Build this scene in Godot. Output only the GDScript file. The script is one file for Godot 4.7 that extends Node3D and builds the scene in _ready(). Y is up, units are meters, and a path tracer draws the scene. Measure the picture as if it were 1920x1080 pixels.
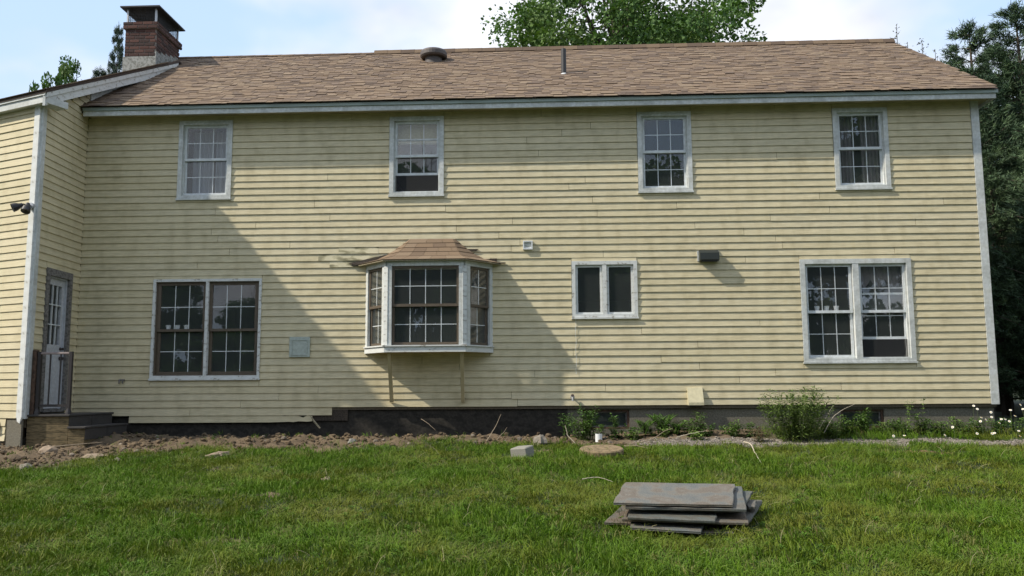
extends Node3D
# Back of a yellow clapboard house on a sloping lawn. Units are metres, y is up; the main wall is the plane z = 0.

const COURSE := 0.1186        # exposure of one clapboard
const SIDING_BOTTOM := 0.47
const SUN_SIDE := 3.1         # sun: metres sideways and up for one metre out of the wall
var M := {}                   # materials
var rng := RandomNumberGenerator.new()
var used := {}
var house: Node3D
var soil_noise := FastNoiseLite.new()
var edge_noise := FastNoiseLite.new()
var clod_noise := FastNoiseLite.new()

# ---------------------------------------------------------------- mesh helper
class Geo:
	var v := PackedVector3Array()
	var c := PackedColorArray()
	var col := Color(1, 1, 1)
	var colored := false
	func tri(a: Vector3, b: Vector3, d: Vector3) -> void:
		v.append(a); v.append(b); v.append(d)
		if colored:
			c.append(col); c.append(col); c.append(col)
	func quad(a: Vector3, b: Vector3, d: Vector3, e: Vector3) -> void:
		tri(a, b, d); tri(a, d, e)
	# eight corners: bottom ring 0-3 and top ring 4-7, both counter-clockwise seen from above
	func hexa(p: Array) -> void:
		quad(p[0], p[1], p[2], p[3]); quad(p[7], p[6], p[5], p[4])
		quad(p[4], p[5], p[1], p[0]); quad(p[5], p[6], p[2], p[1])
		quad(p[6], p[7], p[3], p[2]); quad(p[7], p[4], p[0], p[3])
	func box(a: Vector3, b: Vector3) -> void:
		hexa([Vector3(a.x, a.y, b.z), Vector3(b.x, a.y, b.z), Vector3(b.x, a.y, a.z), Vector3(a.x, a.y, a.z),
			Vector3(a.x, b.y, b.z), Vector3(b.x, b.y, b.z), Vector3(b.x, b.y, a.z), Vector3(a.x, b.y, a.z)])
	func tbox(t: Transform3D, s: Vector3) -> void:
		var h := s * 0.5
		var p := []
		for k in [Vector3(-1, -1, 1), Vector3(1, -1, 1), Vector3(1, -1, -1), Vector3(-1, -1, -1), Vector3(-1, 1, 1), Vector3(1, 1, 1), Vector3(1, 1, -1), Vector3(-1, 1, -1)]:
			p.append(t * (k * h))
		hexa(p)
	# box with chamfered edges, built as a lofted stack of octagons
	func cbox(t: Transform3D, s: Vector3, ch: float, wob := 0.0, seed_ := 1) -> void:
		var r := RandomNumberGenerator.new()
		r.seed = seed_
		var ring := func(y: float, inset: float) -> Array:
			var x := s.x * 0.5 - inset
			var z := s.z * 0.5 - inset
			var k: float = ch
			return [Vector3(-x + k, y, z), Vector3(x - k, y, z), Vector3(x, y, z - k), Vector3(x, y, -z + k), Vector3(x - k, y, -z), Vector3(-x + k, y, -z), Vector3(-x, y, -z + k), Vector3(-x, y, z - k)]
		var hy := s.y * 0.5
		var rings := [ring.call(-hy, ch), ring.call(-hy + ch, 0.0), ring.call(hy - ch, 0.0), ring.call(hy, ch)]
		if wob > 0.0:
			for i in 8:
				var d := Vector3(r.randf_range(-wob, wob), 0, r.randf_range(-wob, wob))
				for q in rings:
					q[i] += d
		for j in 3:
			for i in 8:
				var n := (i + 1) % 8
				quad(t * rings[j + 1][i], t * rings[j + 1][n], t * rings[j][n], t * rings[j][i])
		for i in range(1, 7):
			tri(t * rings[3][0], t * rings[3][i + 1], t * rings[3][i])
			tri(t * rings[0][0], t * rings[0][i], t * rings[0][i + 1])
	func tube(path: Array, radii: Array, sides := 6) -> void:
		var rings := []
		for i in path.size():
			var d: Vector3 = (path[mini(i + 1, path.size() - 1)] - path[maxi(i - 1, 0)]).normalized()
			var u := d.cross(Vector3(0.31, 0.2, 0.93)).normalized()
			if u.length() < 0.5:
				u = d.cross(Vector3.RIGHT).normalized()
			var w := d.cross(u).normalized()
			var ring := []
			for k in sides:
				var a := TAU * k / sides
				ring.append(path[i] + (u * cos(a) + w * sin(a)) * radii[i])
			rings.append(ring)
		for i in path.size() - 1:
			for k in sides:
				var n := (k + 1) % sides
				quad(rings[i][k], rings[i + 1][k], rings[i + 1][n], rings[i][n])
		for k in range(1, sides - 1):
			tri(rings[0][0], rings[0][k], rings[0][k + 1])
			tri(rings[-1][0], rings[-1][k + 1], rings[-1][k])
	# profile of (radius, height) turned round the axis y
	func lathe(t: Transform3D, prof: Array, sides := 20) -> void:
		for i in prof.size() - 1:
			for k in sides:
				var a := TAU * k / sides
				var b := TAU * (k + 1) / sides
				var p: Vector2 = prof[i]
				var q: Vector2 = prof[i + 1]
				quad(t * Vector3(q.x * cos(a), q.y, q.x * sin(a)), t * Vector3(q.x * cos(b), q.y, q.x * sin(b)), t * Vector3(p.x * cos(b), p.y, p.x * sin(b)), t * Vector3(p.x * cos(a), p.y, p.x * sin(a)))
	# flat polygon in the plane of axes u, w, given thickness along n
	func slab(pts: Array, n: Vector3) -> void:
		for i in range(1, pts.size() - 1):
			tri(pts[0] + n, pts[i + 1] + n, pts[i] + n)
			tri(pts[0], pts[i], pts[i + 1])
		for i in pts.size():
			var j := (i + 1) % pts.size()
			quad(pts[i] + n, pts[j] + n, pts[j], pts[i])
	func mesh() -> ArrayMesh:
		var a := []
		a.resize(Mesh.ARRAY_MAX)
		a[Mesh.ARRAY_VERTEX] = v
		if colored:
			a[Mesh.ARRAY_COLOR] = c
		var m := ArrayMesh.new()
		m.add_surface_from_arrays(Mesh.PRIMITIVE_TRIANGLES, a)
		return m

# ---------------------------------------------------------------- scene helpers
func numbered(called: String) -> String:
	used[called] = used.get(called, -1) + 1
	return called if used[called] == 0 else "%s_%03d" % [called, used[called]]

func obj(called: String, g, m: Material, parent: Node = self) -> MeshInstance3D:
	var o := MeshInstance3D.new()
	o.name = numbered(called) if parent == self else called
	o.mesh = g.mesh() if g is Geo else g
	o.material_override = m
	parent.add_child(o, true)
	return o

func thing(called: String, label: String, category: String, at := Vector3.ZERO, turn := 0.0, group := "") -> Node3D:
	var o := Node3D.new()
	o.name = numbered(called)
	add_child(o)
	o.position = at
	o.rotation.y = turn
	tag(o, label, category, group)
	return o

func tag(o: Node, label: String, category: String, group := "", kind := "") -> void:
	if label: o.set_meta("label", label)
	if category: o.set_meta("category", category)
	if group: o.set_meta("group", group)
	if kind: o.set_meta("kind", kind)

func part(called: String, parent: Node, at := Vector3.ZERO, turn := 0.0) -> Node3D:
	var o := Node3D.new()
	o.name = called
	parent.add_child(o, true)
	o.position = at
	o.rotation.y = turn
	return o

func lin(r: float, g: float, b: float) -> Color:
	return Color(r, g, b).linear_to_srgb()

func noise_tex(freq: float, octaves: int, lo: Color, hi: Color, seed_: int, size := 512, stops: Array = []) -> NoiseTexture2D:
	var n := FastNoiseLite.new()
	n.seed = seed_
	n.noise_type = FastNoiseLite.TYPE_SIMPLEX_SMOOTH
	n.frequency = freq
	n.fractal_octaves = octaves
	var t := NoiseTexture2D.new()
	t.width = size
	t.height = size
	t.seamless = true
	t.noise = n
	var r := Gradient.new()
	if stops.is_empty():
		r.offsets = PackedFloat32Array([0.0, 1.0])
		r.colors = PackedColorArray([lo, hi])
	else:
		var of := PackedFloat32Array()
		var co := PackedColorArray()
		for s in stops:
			of.append(s[0])
			co.append(s[1])
		r.offsets = of
		r.colors = co
	t.color_ramp = r
	return t

func mat(called: String, col: Color, rough := 0.8, tex: Texture2D = null, scale := Vector3.ONE, bump := 0.0, bump_tex: Texture2D = null) -> StandardMaterial3D:
	var m := StandardMaterial3D.new()
	m.resource_name = called
	m.albedo_color = col
	m.roughness = rough
	if tex or bump_tex:
		m.uv1_triplanar = true
		m.uv1_world_triplanar = true
		m.uv1_scale = scale
	if tex:
		m.albedo_texture = tex
	if bump_tex:
		m.heightmap_enabled = true
		m.heightmap_texture = bump_tex
		m.heightmap_scale = bump
	return m

func add_detail(m: StandardMaterial3D, tex: Texture2D, scale: Vector3) -> void:
	m.detail_enabled = true
	m.detail_albedo = tex
	m.detail_blend_mode = BaseMaterial3D.BLEND_MODE_MUL
	m.detail_uv_layer = BaseMaterial3D.DETAIL_UV_2
	m.uv2_triplanar = true
	m.uv2_world_triplanar = true
	m.uv2_scale = scale

# ---------------------------------------------------------------- ready
func _ready() -> void:
	rng.seed = 7
	make_camera_and_light()
	make_materials()
	make_ground()
	make_house()
	make_trees()
	make_yard_things()
	make_plants()
	make_grass()

func make_camera_and_light() -> void:
	var cam := Camera3D.new()
	cam.name = "camera"
	cam.position = Vector3(0, 0.75, 14.4)
	cam.rotation_order = EULER_ORDER_YXZ
	cam.rotation_degrees = Vector3(6.758, 2.445, -0.335)
	cam.fov = rad_to_deg(2.0 * atan(540.0 / 1600.0))
	cam.near = 0.05
	cam.far = 2000.0
	add_child(cam)
	cam.current = true
	var env := Environment.new()
	env.background_mode = Environment.BG_SKY
	env.sky = Sky.new()
	env.sky.sky_material = make_sky()
	env.tonemap_mode = Environment.TONE_MAPPER_LINEAR
	env.tonemap_exposure = 1.34
	env.sdfgi_enabled = true
	env.ssao_enabled = true
	env.ssil_enabled = true
	var we := WorldEnvironment.new()
	we.name = "environment"
	we.environment = env
	add_child(we)
	var sun := DirectionalLight3D.new()
	sun.name = "sun"
	sun.light_energy = 1.25
	sun.light_color = Color(1.0, 0.96, 0.89)
	sun.light_angular_distance = 0.9
	sun.shadow_enabled = true
	add_child(sun)
	sun.look_at_from_position(Vector3(-SUN_SIDE, 3.1, 1.0) * 20.0, Vector3.ZERO, Vector3.UP)

func make_sky() -> PanoramaSkyMaterial:
	# blue summer sky with broad, soft, bright cumulus; the same kind of cloud all round
	var w := 2048
	var h := 1024
	var im := Image.create(w, h, false, Image.FORMAT_RGBF)
	var big := FastNoiseLite.new()
	big.seed = 373
	big.frequency = 0.9
	big.fractal_octaves = 6
	big.fractal_gain = 0.5
	var small := FastNoiseLite.new()
	small.seed = 41
	small.frequency = 2.6
	small.fractal_octaves = 5
	var top := Color(0.33, 0.49, 0.76)
	var low := Color(0.58, 0.73, 0.90)
	for y in h / 2 + 2:
		var el := (0.5 - (y + 0.5) / h) * PI
		var up := sin(el)
		var base := low.lerp(top, clampf(pow(maxf(up, 0.0), 0.7), 0.0, 1.0))
		for x in w:
			var az := ((x + 0.5) / w) * TAU
			var d := Vector3(-sin(az) * cos(el), up, cos(az) * cos(el))
			# clouds lie on a layer: stretch the pattern towards the horizon
			var p := Vector3(d.x, d.y * 1.9, d.z) * 2.0
			var n := big.get_noise_3dv(p) + 0.10
			var cover := smoothstep(-0.16, 0.28, n)
			var lumps := small.get_noise_3dv(p)
			var tone := 0.74 + 0.22 * lumps + 0.10 * smoothstep(0.1, 0.5, n)
			var cloud := Color(tone * 0.975, tone * 0.99, tone * 1.045)
			im.set_pixel(x, y, base.lerp(cloud, cover * 0.92))
	var ground := Color(0.16, 0.17, 0.12)
	im.fill_rect(Rect2i(0, h / 2 + 1, w, h / 2 - 1), ground)
	var s := PanoramaSkyMaterial.new()
	s.panorama = ImageTexture.create_from_image(im)
	s.energy_multiplier = 1.0
	return s

func make_materials() -> void:
	var grain := noise_tex(0.012, 4, Color(0.86, 0.86, 0.85), Color(1, 1, 1), 3)
	var grain_bump := noise_tex(0.02, 4, Color(0, 0, 0), Color(1, 1, 1), 4)
	var mottle := noise_tex(0.006, 5, Color(0.74, 0.75, 0.74), Color(1, 1, 1), 5, 512, [[0.0, Color(0.86, 0.86, 0.85)], [0.4, Color(0.95, 0.95, 0.94)], [0.6, Color(1, 1, 1)], [1.0, Color(0.97, 0.96, 0.93)]])
	var speck := noise_tex(0.05, 3, Color(0.7, 0.7, 0.7), Color(1, 1, 1), 6)
	var blotch := noise_tex(0.02, 5, Color(0.5, 0.5, 0.5), Color(1, 1, 1), 8, 512, [[0.0, Color(0.6, 0.6, 0.58)], [0.4, Color(0.82, 0.82, 0.8)], [0.6, Color(1, 1, 1)], [1.0, Color(0.95, 0.93, 0.9)]])
	var peel := noise_tex(0.008, 5, Color(0.5, 0.5, 0.5), Color(1, 1, 1), 9, 512, [[0.0, Color(0.6, 0.57, 0.53)], [0.12, Color(0.75, 0.73, 0.7)], [0.24, Color(0.93, 0.93, 0.92)], [1.0, Color(1, 1, 1)]])
	var mould := noise_tex(0.012, 5, Color(0.5, 0.5, 0.5), Color(1, 1, 1), 11, 512, [[0.0, Color(0.42, 0.42, 0.39)], [0.3, Color(0.66, 0.66, 0.62)], [0.5, Color(0.9, 0.9, 0.87)], [0.6, Color(1, 1, 1)], [1.0, Color(1, 1, 1)]])
	var streak := noise_tex(0.007, 6, Color(0.5, 0.5, 0.5), Color(1, 1, 1), 13, 1024, [[0.0, Color(0.90, 0.89, 0.87)], [0.3, Color(0.955, 0.95, 0.935)], [0.48, Color(0.99, 0.985, 0.98)], [0.7, Color(1, 1, 1)], [1.0, Color(0.98, 0.965, 0.93)]])
	# clapboard paint, a few tones of one yellow
	M.siding = []
	var tones := [Vector3(0.69, 0.612, 0.41), Vector3(0.665, 0.592, 0.395), Vector3(0.71, 0.632, 0.43), Vector3(0.675, 0.606, 0.418)]
	for t in tones:
		var m := mat("yellow_paint", lin(t.x, t.y, t.z), 0.72, grain, Vector3(0.5, 5.0, 0.5), 0.12, grain_bump)
		add_detail(m, streak, Vector3(0.42, 0.22, 0.42))
		M.siding.append(m)
	M.mildew = mat("mildewed_paint", lin(0.60, 0.55, 0.39), 0.85, mould, Vector3(0.45, 1.1, 0.45))
	M.sheathing = mat("sheathing", lin(0.16, 0.13, 0.09), 0.9, speck, Vector3(1, 1, 1))
	M.trim = mat("white_trim_paint", lin(0.68, 0.71, 0.72), 0.6, grain, Vector3(2, 2, 2))
	add_detail(M.trim, mottle, Vector3(0.7, 0.7, 0.7))
	M.peeling = mat("peeling_white_paint", lin(0.69, 0.71, 0.71), 0.75, peel, Vector3(1.5, 2.5, 1.5))
	M.vinyl = mat("white_vinyl", lin(0.72, 0.76, 0.79), 0.4, grain, Vector3(1, 1, 1))
	M.drip = mat("grey_green_drip_edge", lin(0.30, 0.36, 0.34), 0.6, mottle, Vector3(0.6, 2.0, 0.6))
	M.soffit = mat("soffit_paint", lin(0.40, 0.35, 0.24), 0.85, mottle, Vector3(0.5, 0.5, 1.5))
	M.brown_sash = mat("brown_sash_paint", lin(0.115, 0.088, 0.062), 0.6, grain, Vector3(2, 2, 2))
	M.strut = mat("tan_strut_paint", lin(0.47, 0.40, 0.24), 0.8, mottle, Vector3(0.8, 0.8, 0.8))
	M.room = mat("room_plaster", lin(0.30, 0.275, 0.235), 0.95)
	M.room_floor = mat("room_floor", lin(0.10, 0.07, 0.045), 0.7)
	var glass := StandardMaterial3D.new()
	glass.resource_name = "window_glass"
	glass.transparency = BaseMaterial3D.TRANSPARENCY_ALPHA
	glass.albedo_color = Color(0.8, 0.85, 0.85, 0.03)
	glass.roughness = 0.0
	M.glass = glass
	M.screen = mat("insect_screen", lin(0.03, 0.032, 0.035), 0.8)
	M.screen.transparency = BaseMaterial3D.TRANSPARENCY_ALPHA
	M.screen.albedo_color.a = 0.55
	M.curtain = mat("sheer_curtain", lin(0.32, 0.35, 0.40), 0.9)
	M.curtain.backlight_enabled = true
	M.curtain.backlight = Color(0.5, 0.5, 0.5)
	M.blind = mat("cream_blind", lin(0.48, 0.46, 0.30), 0.85, grain, Vector3(2, 4, 2))
	M.drape = mat("dark_drape", lin(0.16, 0.145, 0.15), 0.95)
	M.tar = mat("tarred_foundation", lin(0.042, 0.037, 0.03), 0.9, speck, Vector3(0.7, 0.7, 0.7), 0.6, speck)
	add_detail(M.tar, blotch, Vector3(0.5, 0.8, 0.5))
	M.concrete = mat("concrete", lin(0.21, 0.195, 0.155), 0.95, speck, Vector3(1.2, 1.2, 1.2), 0.3, speck)
	add_detail(M.concrete, mottle, Vector3(0.6, 0.6, 0.6))
	M.block = mat("cement_block", lin(0.34, 0.33, 0.29), 0.95, speck, Vector3(3, 3, 3), 0.3, speck)
	# shingles
	M.shingle = []
	for t in [Vector3(0.262, 0.184, 0.12), Vector3(0.212, 0.147, 0.098), Vector3(0.305, 0.222, 0.148), Vector3(0.172, 0.12, 0.086), Vector3(0.27, 0.188, 0.12), Vector3(0.235, 0.168, 0.118)]:
		M.shingle.append(mat("asphalt_shingle", lin(t.x, t.y, t.z), 0.95, speck, Vector3(6, 6, 6), 0.2, speck))
	M.shingle_all = mat("asphalt_shingles", Color(1, 1, 1), 0.95, speck, Vector3(6, 6, 6))
	M.shingle_all.vertex_color_use_as_albedo = true
	M.roof_deck = mat("roof_underlay", lin(0.08, 0.06, 0.05), 0.95)
	M.flashing = mat("lead_flashing", lin(0.36, 0.37, 0.36), 0.6, blotch, Vector3(1.2, 1.2, 1.2))
	add_detail(M.flashing, peel, Vector3(2.0, 2.0, 2.0))
	M.mortar = mat("mortar", lin(0.27, 0.23, 0.205), 0.95, speck, Vector3(3, 3, 3))
	M.brick = []
	for t in [Vector3(0.125, 0.056, 0.045), Vector3(0.10, 0.05, 0.042), Vector3(0.155, 0.075, 0.06), Vector3(0.075, 0.045, 0.041)]:
		M.brick.append(mat("old_brick", lin(t.x, t.y, t.z), 0.95, speck, Vector3(2.5, 2.5, 2.5)))
	M.dark_metal = mat("dark_metal", lin(0.045, 0.045, 0.05), 0.5, speck, Vector3(2, 2, 2))
	M.dark_metal.metallic = 0.3
	M.galvanised = mat("galvanised_metal", lin(0.45, 0.46, 0.48), 0.45)
	M.galvanised.metallic = 0.6
	M.plastic_dark = mat("dark_green_grey_plastic", lin(0.028, 0.034, 0.032), 0.45)
	M.roof_vent = mat("weathered_roof_vent", lin(0.088, 0.075, 0.072), 0.6, mottle, Vector3(1.5, 1.5, 1.5))
	M.pipe = mat("black_pipe", lin(0.03, 0.03, 0.033), 0.5)
	M.white_plastic = mat("white_plastic", lin(0.74, 0.76, 0.77), 0.4)
	M.mint = mat("pale_green_paint", lin(0.47, 0.53, 0.49), 0.55, grain, Vector3(2, 2, 2))
	M.cream = mat("cream_paint", lin(0.60, 0.55, 0.37), 0.6, grain, Vector3(2, 2, 2))
	M.stem = mat("green_stem", lin(0.10, 0.13, 0.05), 0.8)
	M.door = mat("grey_white_door", lin(0.56, 0.58, 0.63), 0.55, grain, Vector3(2, 2, 2))
	M.old_wood = mat("bare_grey_wood", lin(0.20, 0.19, 0.185), 0.9, blotch, Vector3(1, 1.5, 1))
	M.timber = mat("yellowed_timber", lin(0.165, 0.125, 0.065), 0.9, blotch, Vector3(0.7, 3.0, 0.7))
	M.rot = mat("rotten_wood", lin(0.06, 0.048, 0.038), 0.95, blotch, Vector3(3, 3, 3))
	M.splinter = mat("split_wood", lin(0.40, 0.35, 0.24), 0.9, blotch, Vector3(3, 3, 3))
	M.tread = mat("dark_slate_tread", lin(0.055, 0.05, 0.048), 0.85, mottle, Vector3(1, 1, 1))
	M.rail_top = mat("worn_rail_cap", lin(0.30, 0.24, 0.23), 0.5, grain, Vector3(2, 2, 2))
	M.iron = mat("dark_iron", lin(0.028, 0.023, 0.024), 0.5)
	M.rust_post = mat("brown_wood_post", lin(0.11, 0.065, 0.045), 0.85, blotch, Vector3(1, 1, 1))
	M.bronze = mat("dark_bronze", lin(0.04, 0.03, 0.03), 0.4)
	M.slate = []
	var slate_tex := noise_tex(0.008, 5, Color(0.5, 0.5, 0.5), Color(1, 1, 1), 15, 512, [[0.0, Color(0.78, 0.82, 0.84)], [0.4, Color(0.9, 0.91, 0.9)], [0.55, Color(0.95, 0.91, 0.86)], [0.7, Color(0.86, 0.80, 0.74)], [1.0, Color(1, 0.98, 0.94)]])
	for t in [Vector3(0.25, 0.245, 0.23), Vector3(0.20, 0.21, 0.205), Vector3(0.215, 0.19, 0.16), Vector3(0.165, 0.178, 0.168)]:
		var m := mat("bluestone", lin(t.x, t.y, t.z), 0.75, slate_tex, Vector3(0.9, 0.9, 0.9), 0.25, speck)
		add_detail(m, speck, Vector3(2.2, 2.2, 2.2))
		M.slate.append(m)
	M.stone = mat("field_stone", lin(0.27, 0.21, 0.155), 0.95, mottle, Vector3(4, 4, 4), 0.3, speck)
	M.grey_stone = mat("grey_field_stone", lin(0.22, 0.195, 0.165), 0.95, mottle, Vector3(4, 4, 4), 0.3, speck)
	M.lid = mat("weathered_round_cover", lin(0.25, 0.185, 0.11), 0.95, blotch, Vector3(1.2, 1.2, 1.2), 0.4, speck)
	M.stick = mat("bare_stick", lin(0.30, 0.24, 0.17), 0.9)
	M.pale_stick = mat("pale_bleached_stick", lin(0.50, 0.44, 0.34), 0.9)
	# ground and plants take vertex colours
	var earth_tex := noise_tex(0.03, 5, Color(0.62, 0.62, 0.62), Color(1, 1, 1), 21)
	M.ground = mat("earth", Color(1, 1, 1), 1.0, earth_tex, Vector3(1.7, 1.7, 1.7), 0.8, earth_tex)
	M.ground.vertex_color_use_as_albedo = true
	M.clod = mat("soil_clod", Color(1, 1, 1), 1.0, earth_tex, Vector3(5, 5, 5))
	M.clod.vertex_color_use_as_albedo = true
	M.leaf = mat("leaf", Color(1, 1, 1), 0.55)
	M.leaf.vertex_color_use_as_albedo = true
	M.leaf.backlight_enabled = true
	M.leaf.backlight = Color(0.55, 0.62, 0.3)
	M.needle = mat("pine_needle", Color(1, 1, 1), 0.7)
	M.needle.vertex_color_use_as_albedo = true
	M.grass = mat("grass_blade", Color(1, 1, 1), 0.6)
	M.grass.vertex_color_use_as_albedo = true
	M.grass.metallic_specular = 0.35
	M.leaf.metallic_specular = 0.25
	M.grass.backlight_enabled = true
	M.grass.backlight = Color(0.5, 0.6, 0.25)
	M.bark = mat("bark", lin(0.10, 0.08, 0.06), 0.95, speck, Vector3(2, 2, 2))
	M.petal = mat("white_petal", lin(0.75, 0.75, 0.72), 0.7)
	M.petal.backlight_enabled = true
	M.petal.backlight = Color(0.5, 0.5, 0.5)
	M.yellow_disc = mat("yellow_flower_disc", lin(0.6, 0.38, 0.02), 0.8)

# ---------------------------------------------------------------- ground
const GRASS_EDGE := [[-12.0, 3.4], [-7.4, 3.7], [-6.5, 3.5], [-6.1, 1.9], [-5.2, 1.6], [-4.4, 1.75], [-3.3, 2.05], [-2.7, 1.55], [-1.9, 1.2], [0.4, 1.25], [1.2, 1.55], [2.6, 1.55], [3.4, 1.5], [4.6, 1.6], [6.0, 1.55], [14.0, 1.45]]

func edge_at(x: float) -> float:
	for i in GRASS_EDGE.size() - 1:
		var a: Array = GRASS_EDGE[i]
		var b: Array = GRASS_EDGE[i + 1]
		if x <= b[0]:
			return lerpf(a[1], b[1], clampf((x - a[0]) / (b[0] - a[0]), 0.0, 1.0))
	return 1.6

# bare places in the lawn: x, z, half width, half depth
const BARE := [[5.05, 2.45, 0.62, 0.24], [-4.05, 3.7, 0.22, 0.16], [-2.9, 5.6, 0.18, 0.12], [-3.45, 5.25, 0.16, 0.1], [-0.2, 2.2, 0.3, 0.15], [-0.55, 2.75, 0.16, 0.14], [0.1, 3.1, 0.16, 0.1], [-2.6, 7.4, 0.2, 0.12]]

# how bare the ground is (1 bare, 0 grown over) and how gravelly
func bareness(x: float, z: float) -> float:
	var wob := edge_noise.get_noise_2d(x * 1.0, z * 1.0) * 0.55 + edge_noise.get_noise_2d(x * 5.0, z * 5.0) * 0.22
	var e := edge_at(x) + wob
	var b := 1.0 - smoothstep(-0.12, 0.22, z - e)
	if x > 3.1:   # right of the shrub, weeds grow between the gravel strip and the wall
		var back := 0.92 + wob * 0.5
		b *= smoothstep(-0.15, 0.1, z - back) if x > 4.0 else lerpf(1.0, smoothstep(-0.15, 0.1, z - back), (x - 3.1) / 0.9)
	for p in BARE:
		var q := Vector2((x - p[0]) / p[2], (z - p[1]) / p[3]).length() + wob * 0.8
		b = maxf(b, 1.0 - smoothstep(0.75, 1.15, q))
	return b

func gravelly(x: float, z: float) -> float:
	return smoothstep(0.9, 1.8, x) * smoothstep(0.6, 0.95, z) * (1.0 - smoothstep(1.6, 1.9, z))

func ground_at(x: float, z: float) -> float:
	var zz := clampf(z, -40.0, 60.0)
	var y := -0.06 * zz if zz > 0.0 else -0.01 * zz
	if z > 14.0:
		y = -0.84 - 0.02 * (minf(z, 60.0) - 14.0)
	y += soil_noise.get_noise_2d(x * 0.7, z * 0.7) * 0.05
	if z > 9.5 or z < -1.0 or absf(x) > 11.0:
		return y
	# the ground rises a little along the right part of the wall and is dug out along the tarred part
	y += 0.07 * smoothstep(0.8, 2.5, x) * (1.0 - smoothstep(0.0, 1.2, z))
	var dug := smoothstep(-7.1, -6.2, x) * (1.0 - smoothstep(0.3, 1.0, x)) * (1.0 - smoothstep(0.12, 0.42, z))
	y -= 0.20 * dug
	var bank := smoothstep(-8.6, -7.6, x) * (1.0 - smoothstep(-0.6, 0.9, x)) * exp(-pow((z - 0.75) / 0.42, 2.0))
	y += bank * (0.05 + 0.07 * soil_noise.get_noise_2d(x * 9.0, z * 4.0) + 0.05 * smoothstep(-6.0, -7.3, x))
	y += 0.06 * exp(-(pow(x - 1.15, 2.0) + pow(z - 6.45, 2.0)) / 0.35)
	var b := bareness(x, z)
	if b > 0.02:
		var soil := b * (1.0 - 0.8 * gravelly(x, z))
		y += soil * (clod_noise.get_noise_2d(x, z) * 0.06 + clod_noise.get_noise_2d(x * 3.1, z * 3.1) * 0.05)
		y -= soil * 0.015
	return y

func make_ground() -> void:
	soil_noise.seed = 5
	soil_noise.frequency = 0.35
	edge_noise.seed = 9
	edge_noise.frequency = 0.9
	edge_noise.fractal_octaves = 3
	clod_noise.seed = 31
	clod_noise.frequency = 2.2
	clod_noise.fractal_octaves = 4
	var xs := []
	var zs := []
	for k in [500.0, 300.0, 160.0, 80.0, 45.0, 28.0, 20.0, 15.0, 12.5]:
		xs.append(-k)
	var x := -11.0
	while x < 11.0:
		xs.append(x)
		x += 0.075
	for k in [11.0, 12.5, 15.0, 20.0, 28.0, 45.0, 80.0, 160.0, 300.0, 500.0]:
		xs.append(k)
	for k in [-500.0, -300.0, -160.0, -80.0, -45.0, -28.0, -20.0, -14.0, -9.0, -6.0, -4.0, -2.5, -1.5]:
		zs.append(k)
	var z := -0.9
	while z < 9.4:
		zs.append(z)
		z += 0.06 if z < 4.0 else 0.15
	for k in [9.6, 10.5, 12.0, 14.0, 17.0, 22.0, 30.0, 42.0, 60.0, 90.0, 160.0, 300.0, 500.0]:
		zs.append(k)
	var v := PackedVector3Array()
	var c := PackedColorArray()
	var idx := PackedInt32Array()
	var soil := Color(0.215, 0.155, 0.092)
	var dark_soil := Color(0.12, 0.086, 0.052)
	var grit := Color(0.27, 0.235, 0.195)
	var turf := Color(0.045, 0.068, 0.02)
	var sand := Color(0.25, 0.155, 0.075)
	for zz in zs:
		for xx in xs:
			v.append(Vector3(xx, ground_at(xx, zz), zz))
			var near: bool = absf(xx) < 11.5 and zz > -1.5 and zz < 9.8
			var b: float = bareness(xx, zz) if near else 0.0
			var n := clod_noise.get_noise_2d(xx * 0.9 + 40.0, zz * 0.9)
			var s := soil.lerp(dark_soil, clampf(0.35 + n * 1.4, 0.0, 1.0))
			s = s.lerp(grit, gravelly(xx, zz) * clampf(0.8 + n, 0.0, 1.0))
			if near and Vector2((xx - 5.05) / 0.7, (zz - 2.45) / 0.3).length() < 1.1:
				s = sand
			c.append(turf.lerp(s, b))
	var nx := xs.size()
	for j in zs.size() - 1:
		for i in nx - 1:
			var a := j * nx + i
			idx.append_array(PackedInt32Array([a, a + 1, a + nx + 1, a, a + nx + 1, a + nx]))
	var arr := []
	arr.resize(Mesh.ARRAY_MAX)
	arr[Mesh.ARRAY_VERTEX] = v
	arr[Mesh.ARRAY_COLOR] = c
	arr[Mesh.ARRAY_INDEX] = idx
	var st := SurfaceTool.new()
	var am := ArrayMesh.new()
	am.add_surface_from_arrays(Mesh.PRIMITIVE_TRIANGLES, arr)
	st.create_from(am, 0)
	st.generate_normals()
	var o := obj("ground", st.commit(), M.ground)
	tag(o, "sloping back yard ground, lawn with a strip of dug soil and gravel along the house", "", "", "structure")

# ---------------------------------------------------------------- house
var board_cache := {}

func board_shape(h: float) -> ArrayMesh:
	# one clapboard a metre long: thick at its butt, thin where the next one laps it
	var key := roundi(h * 2000.0)
	if not board_cache.has(key):
		var g := Geo.new()
		var t := h + 0.006
		var zb := 0.025
		var zt := 0.025 - 0.017 * (h / COURSE)
		g.hexa([Vector3(0, 0, zb), Vector3(1, 0, zb), Vector3(1, 0, 0.001), Vector3(0, 0, 0.001), Vector3(0, t, zt), Vector3(1, t, zt), Vector3(1, t, 0.001), Vector3(0, t, 0.001)])
		board_cache[key] = g.mesh()
	return board_cache[key]

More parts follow.
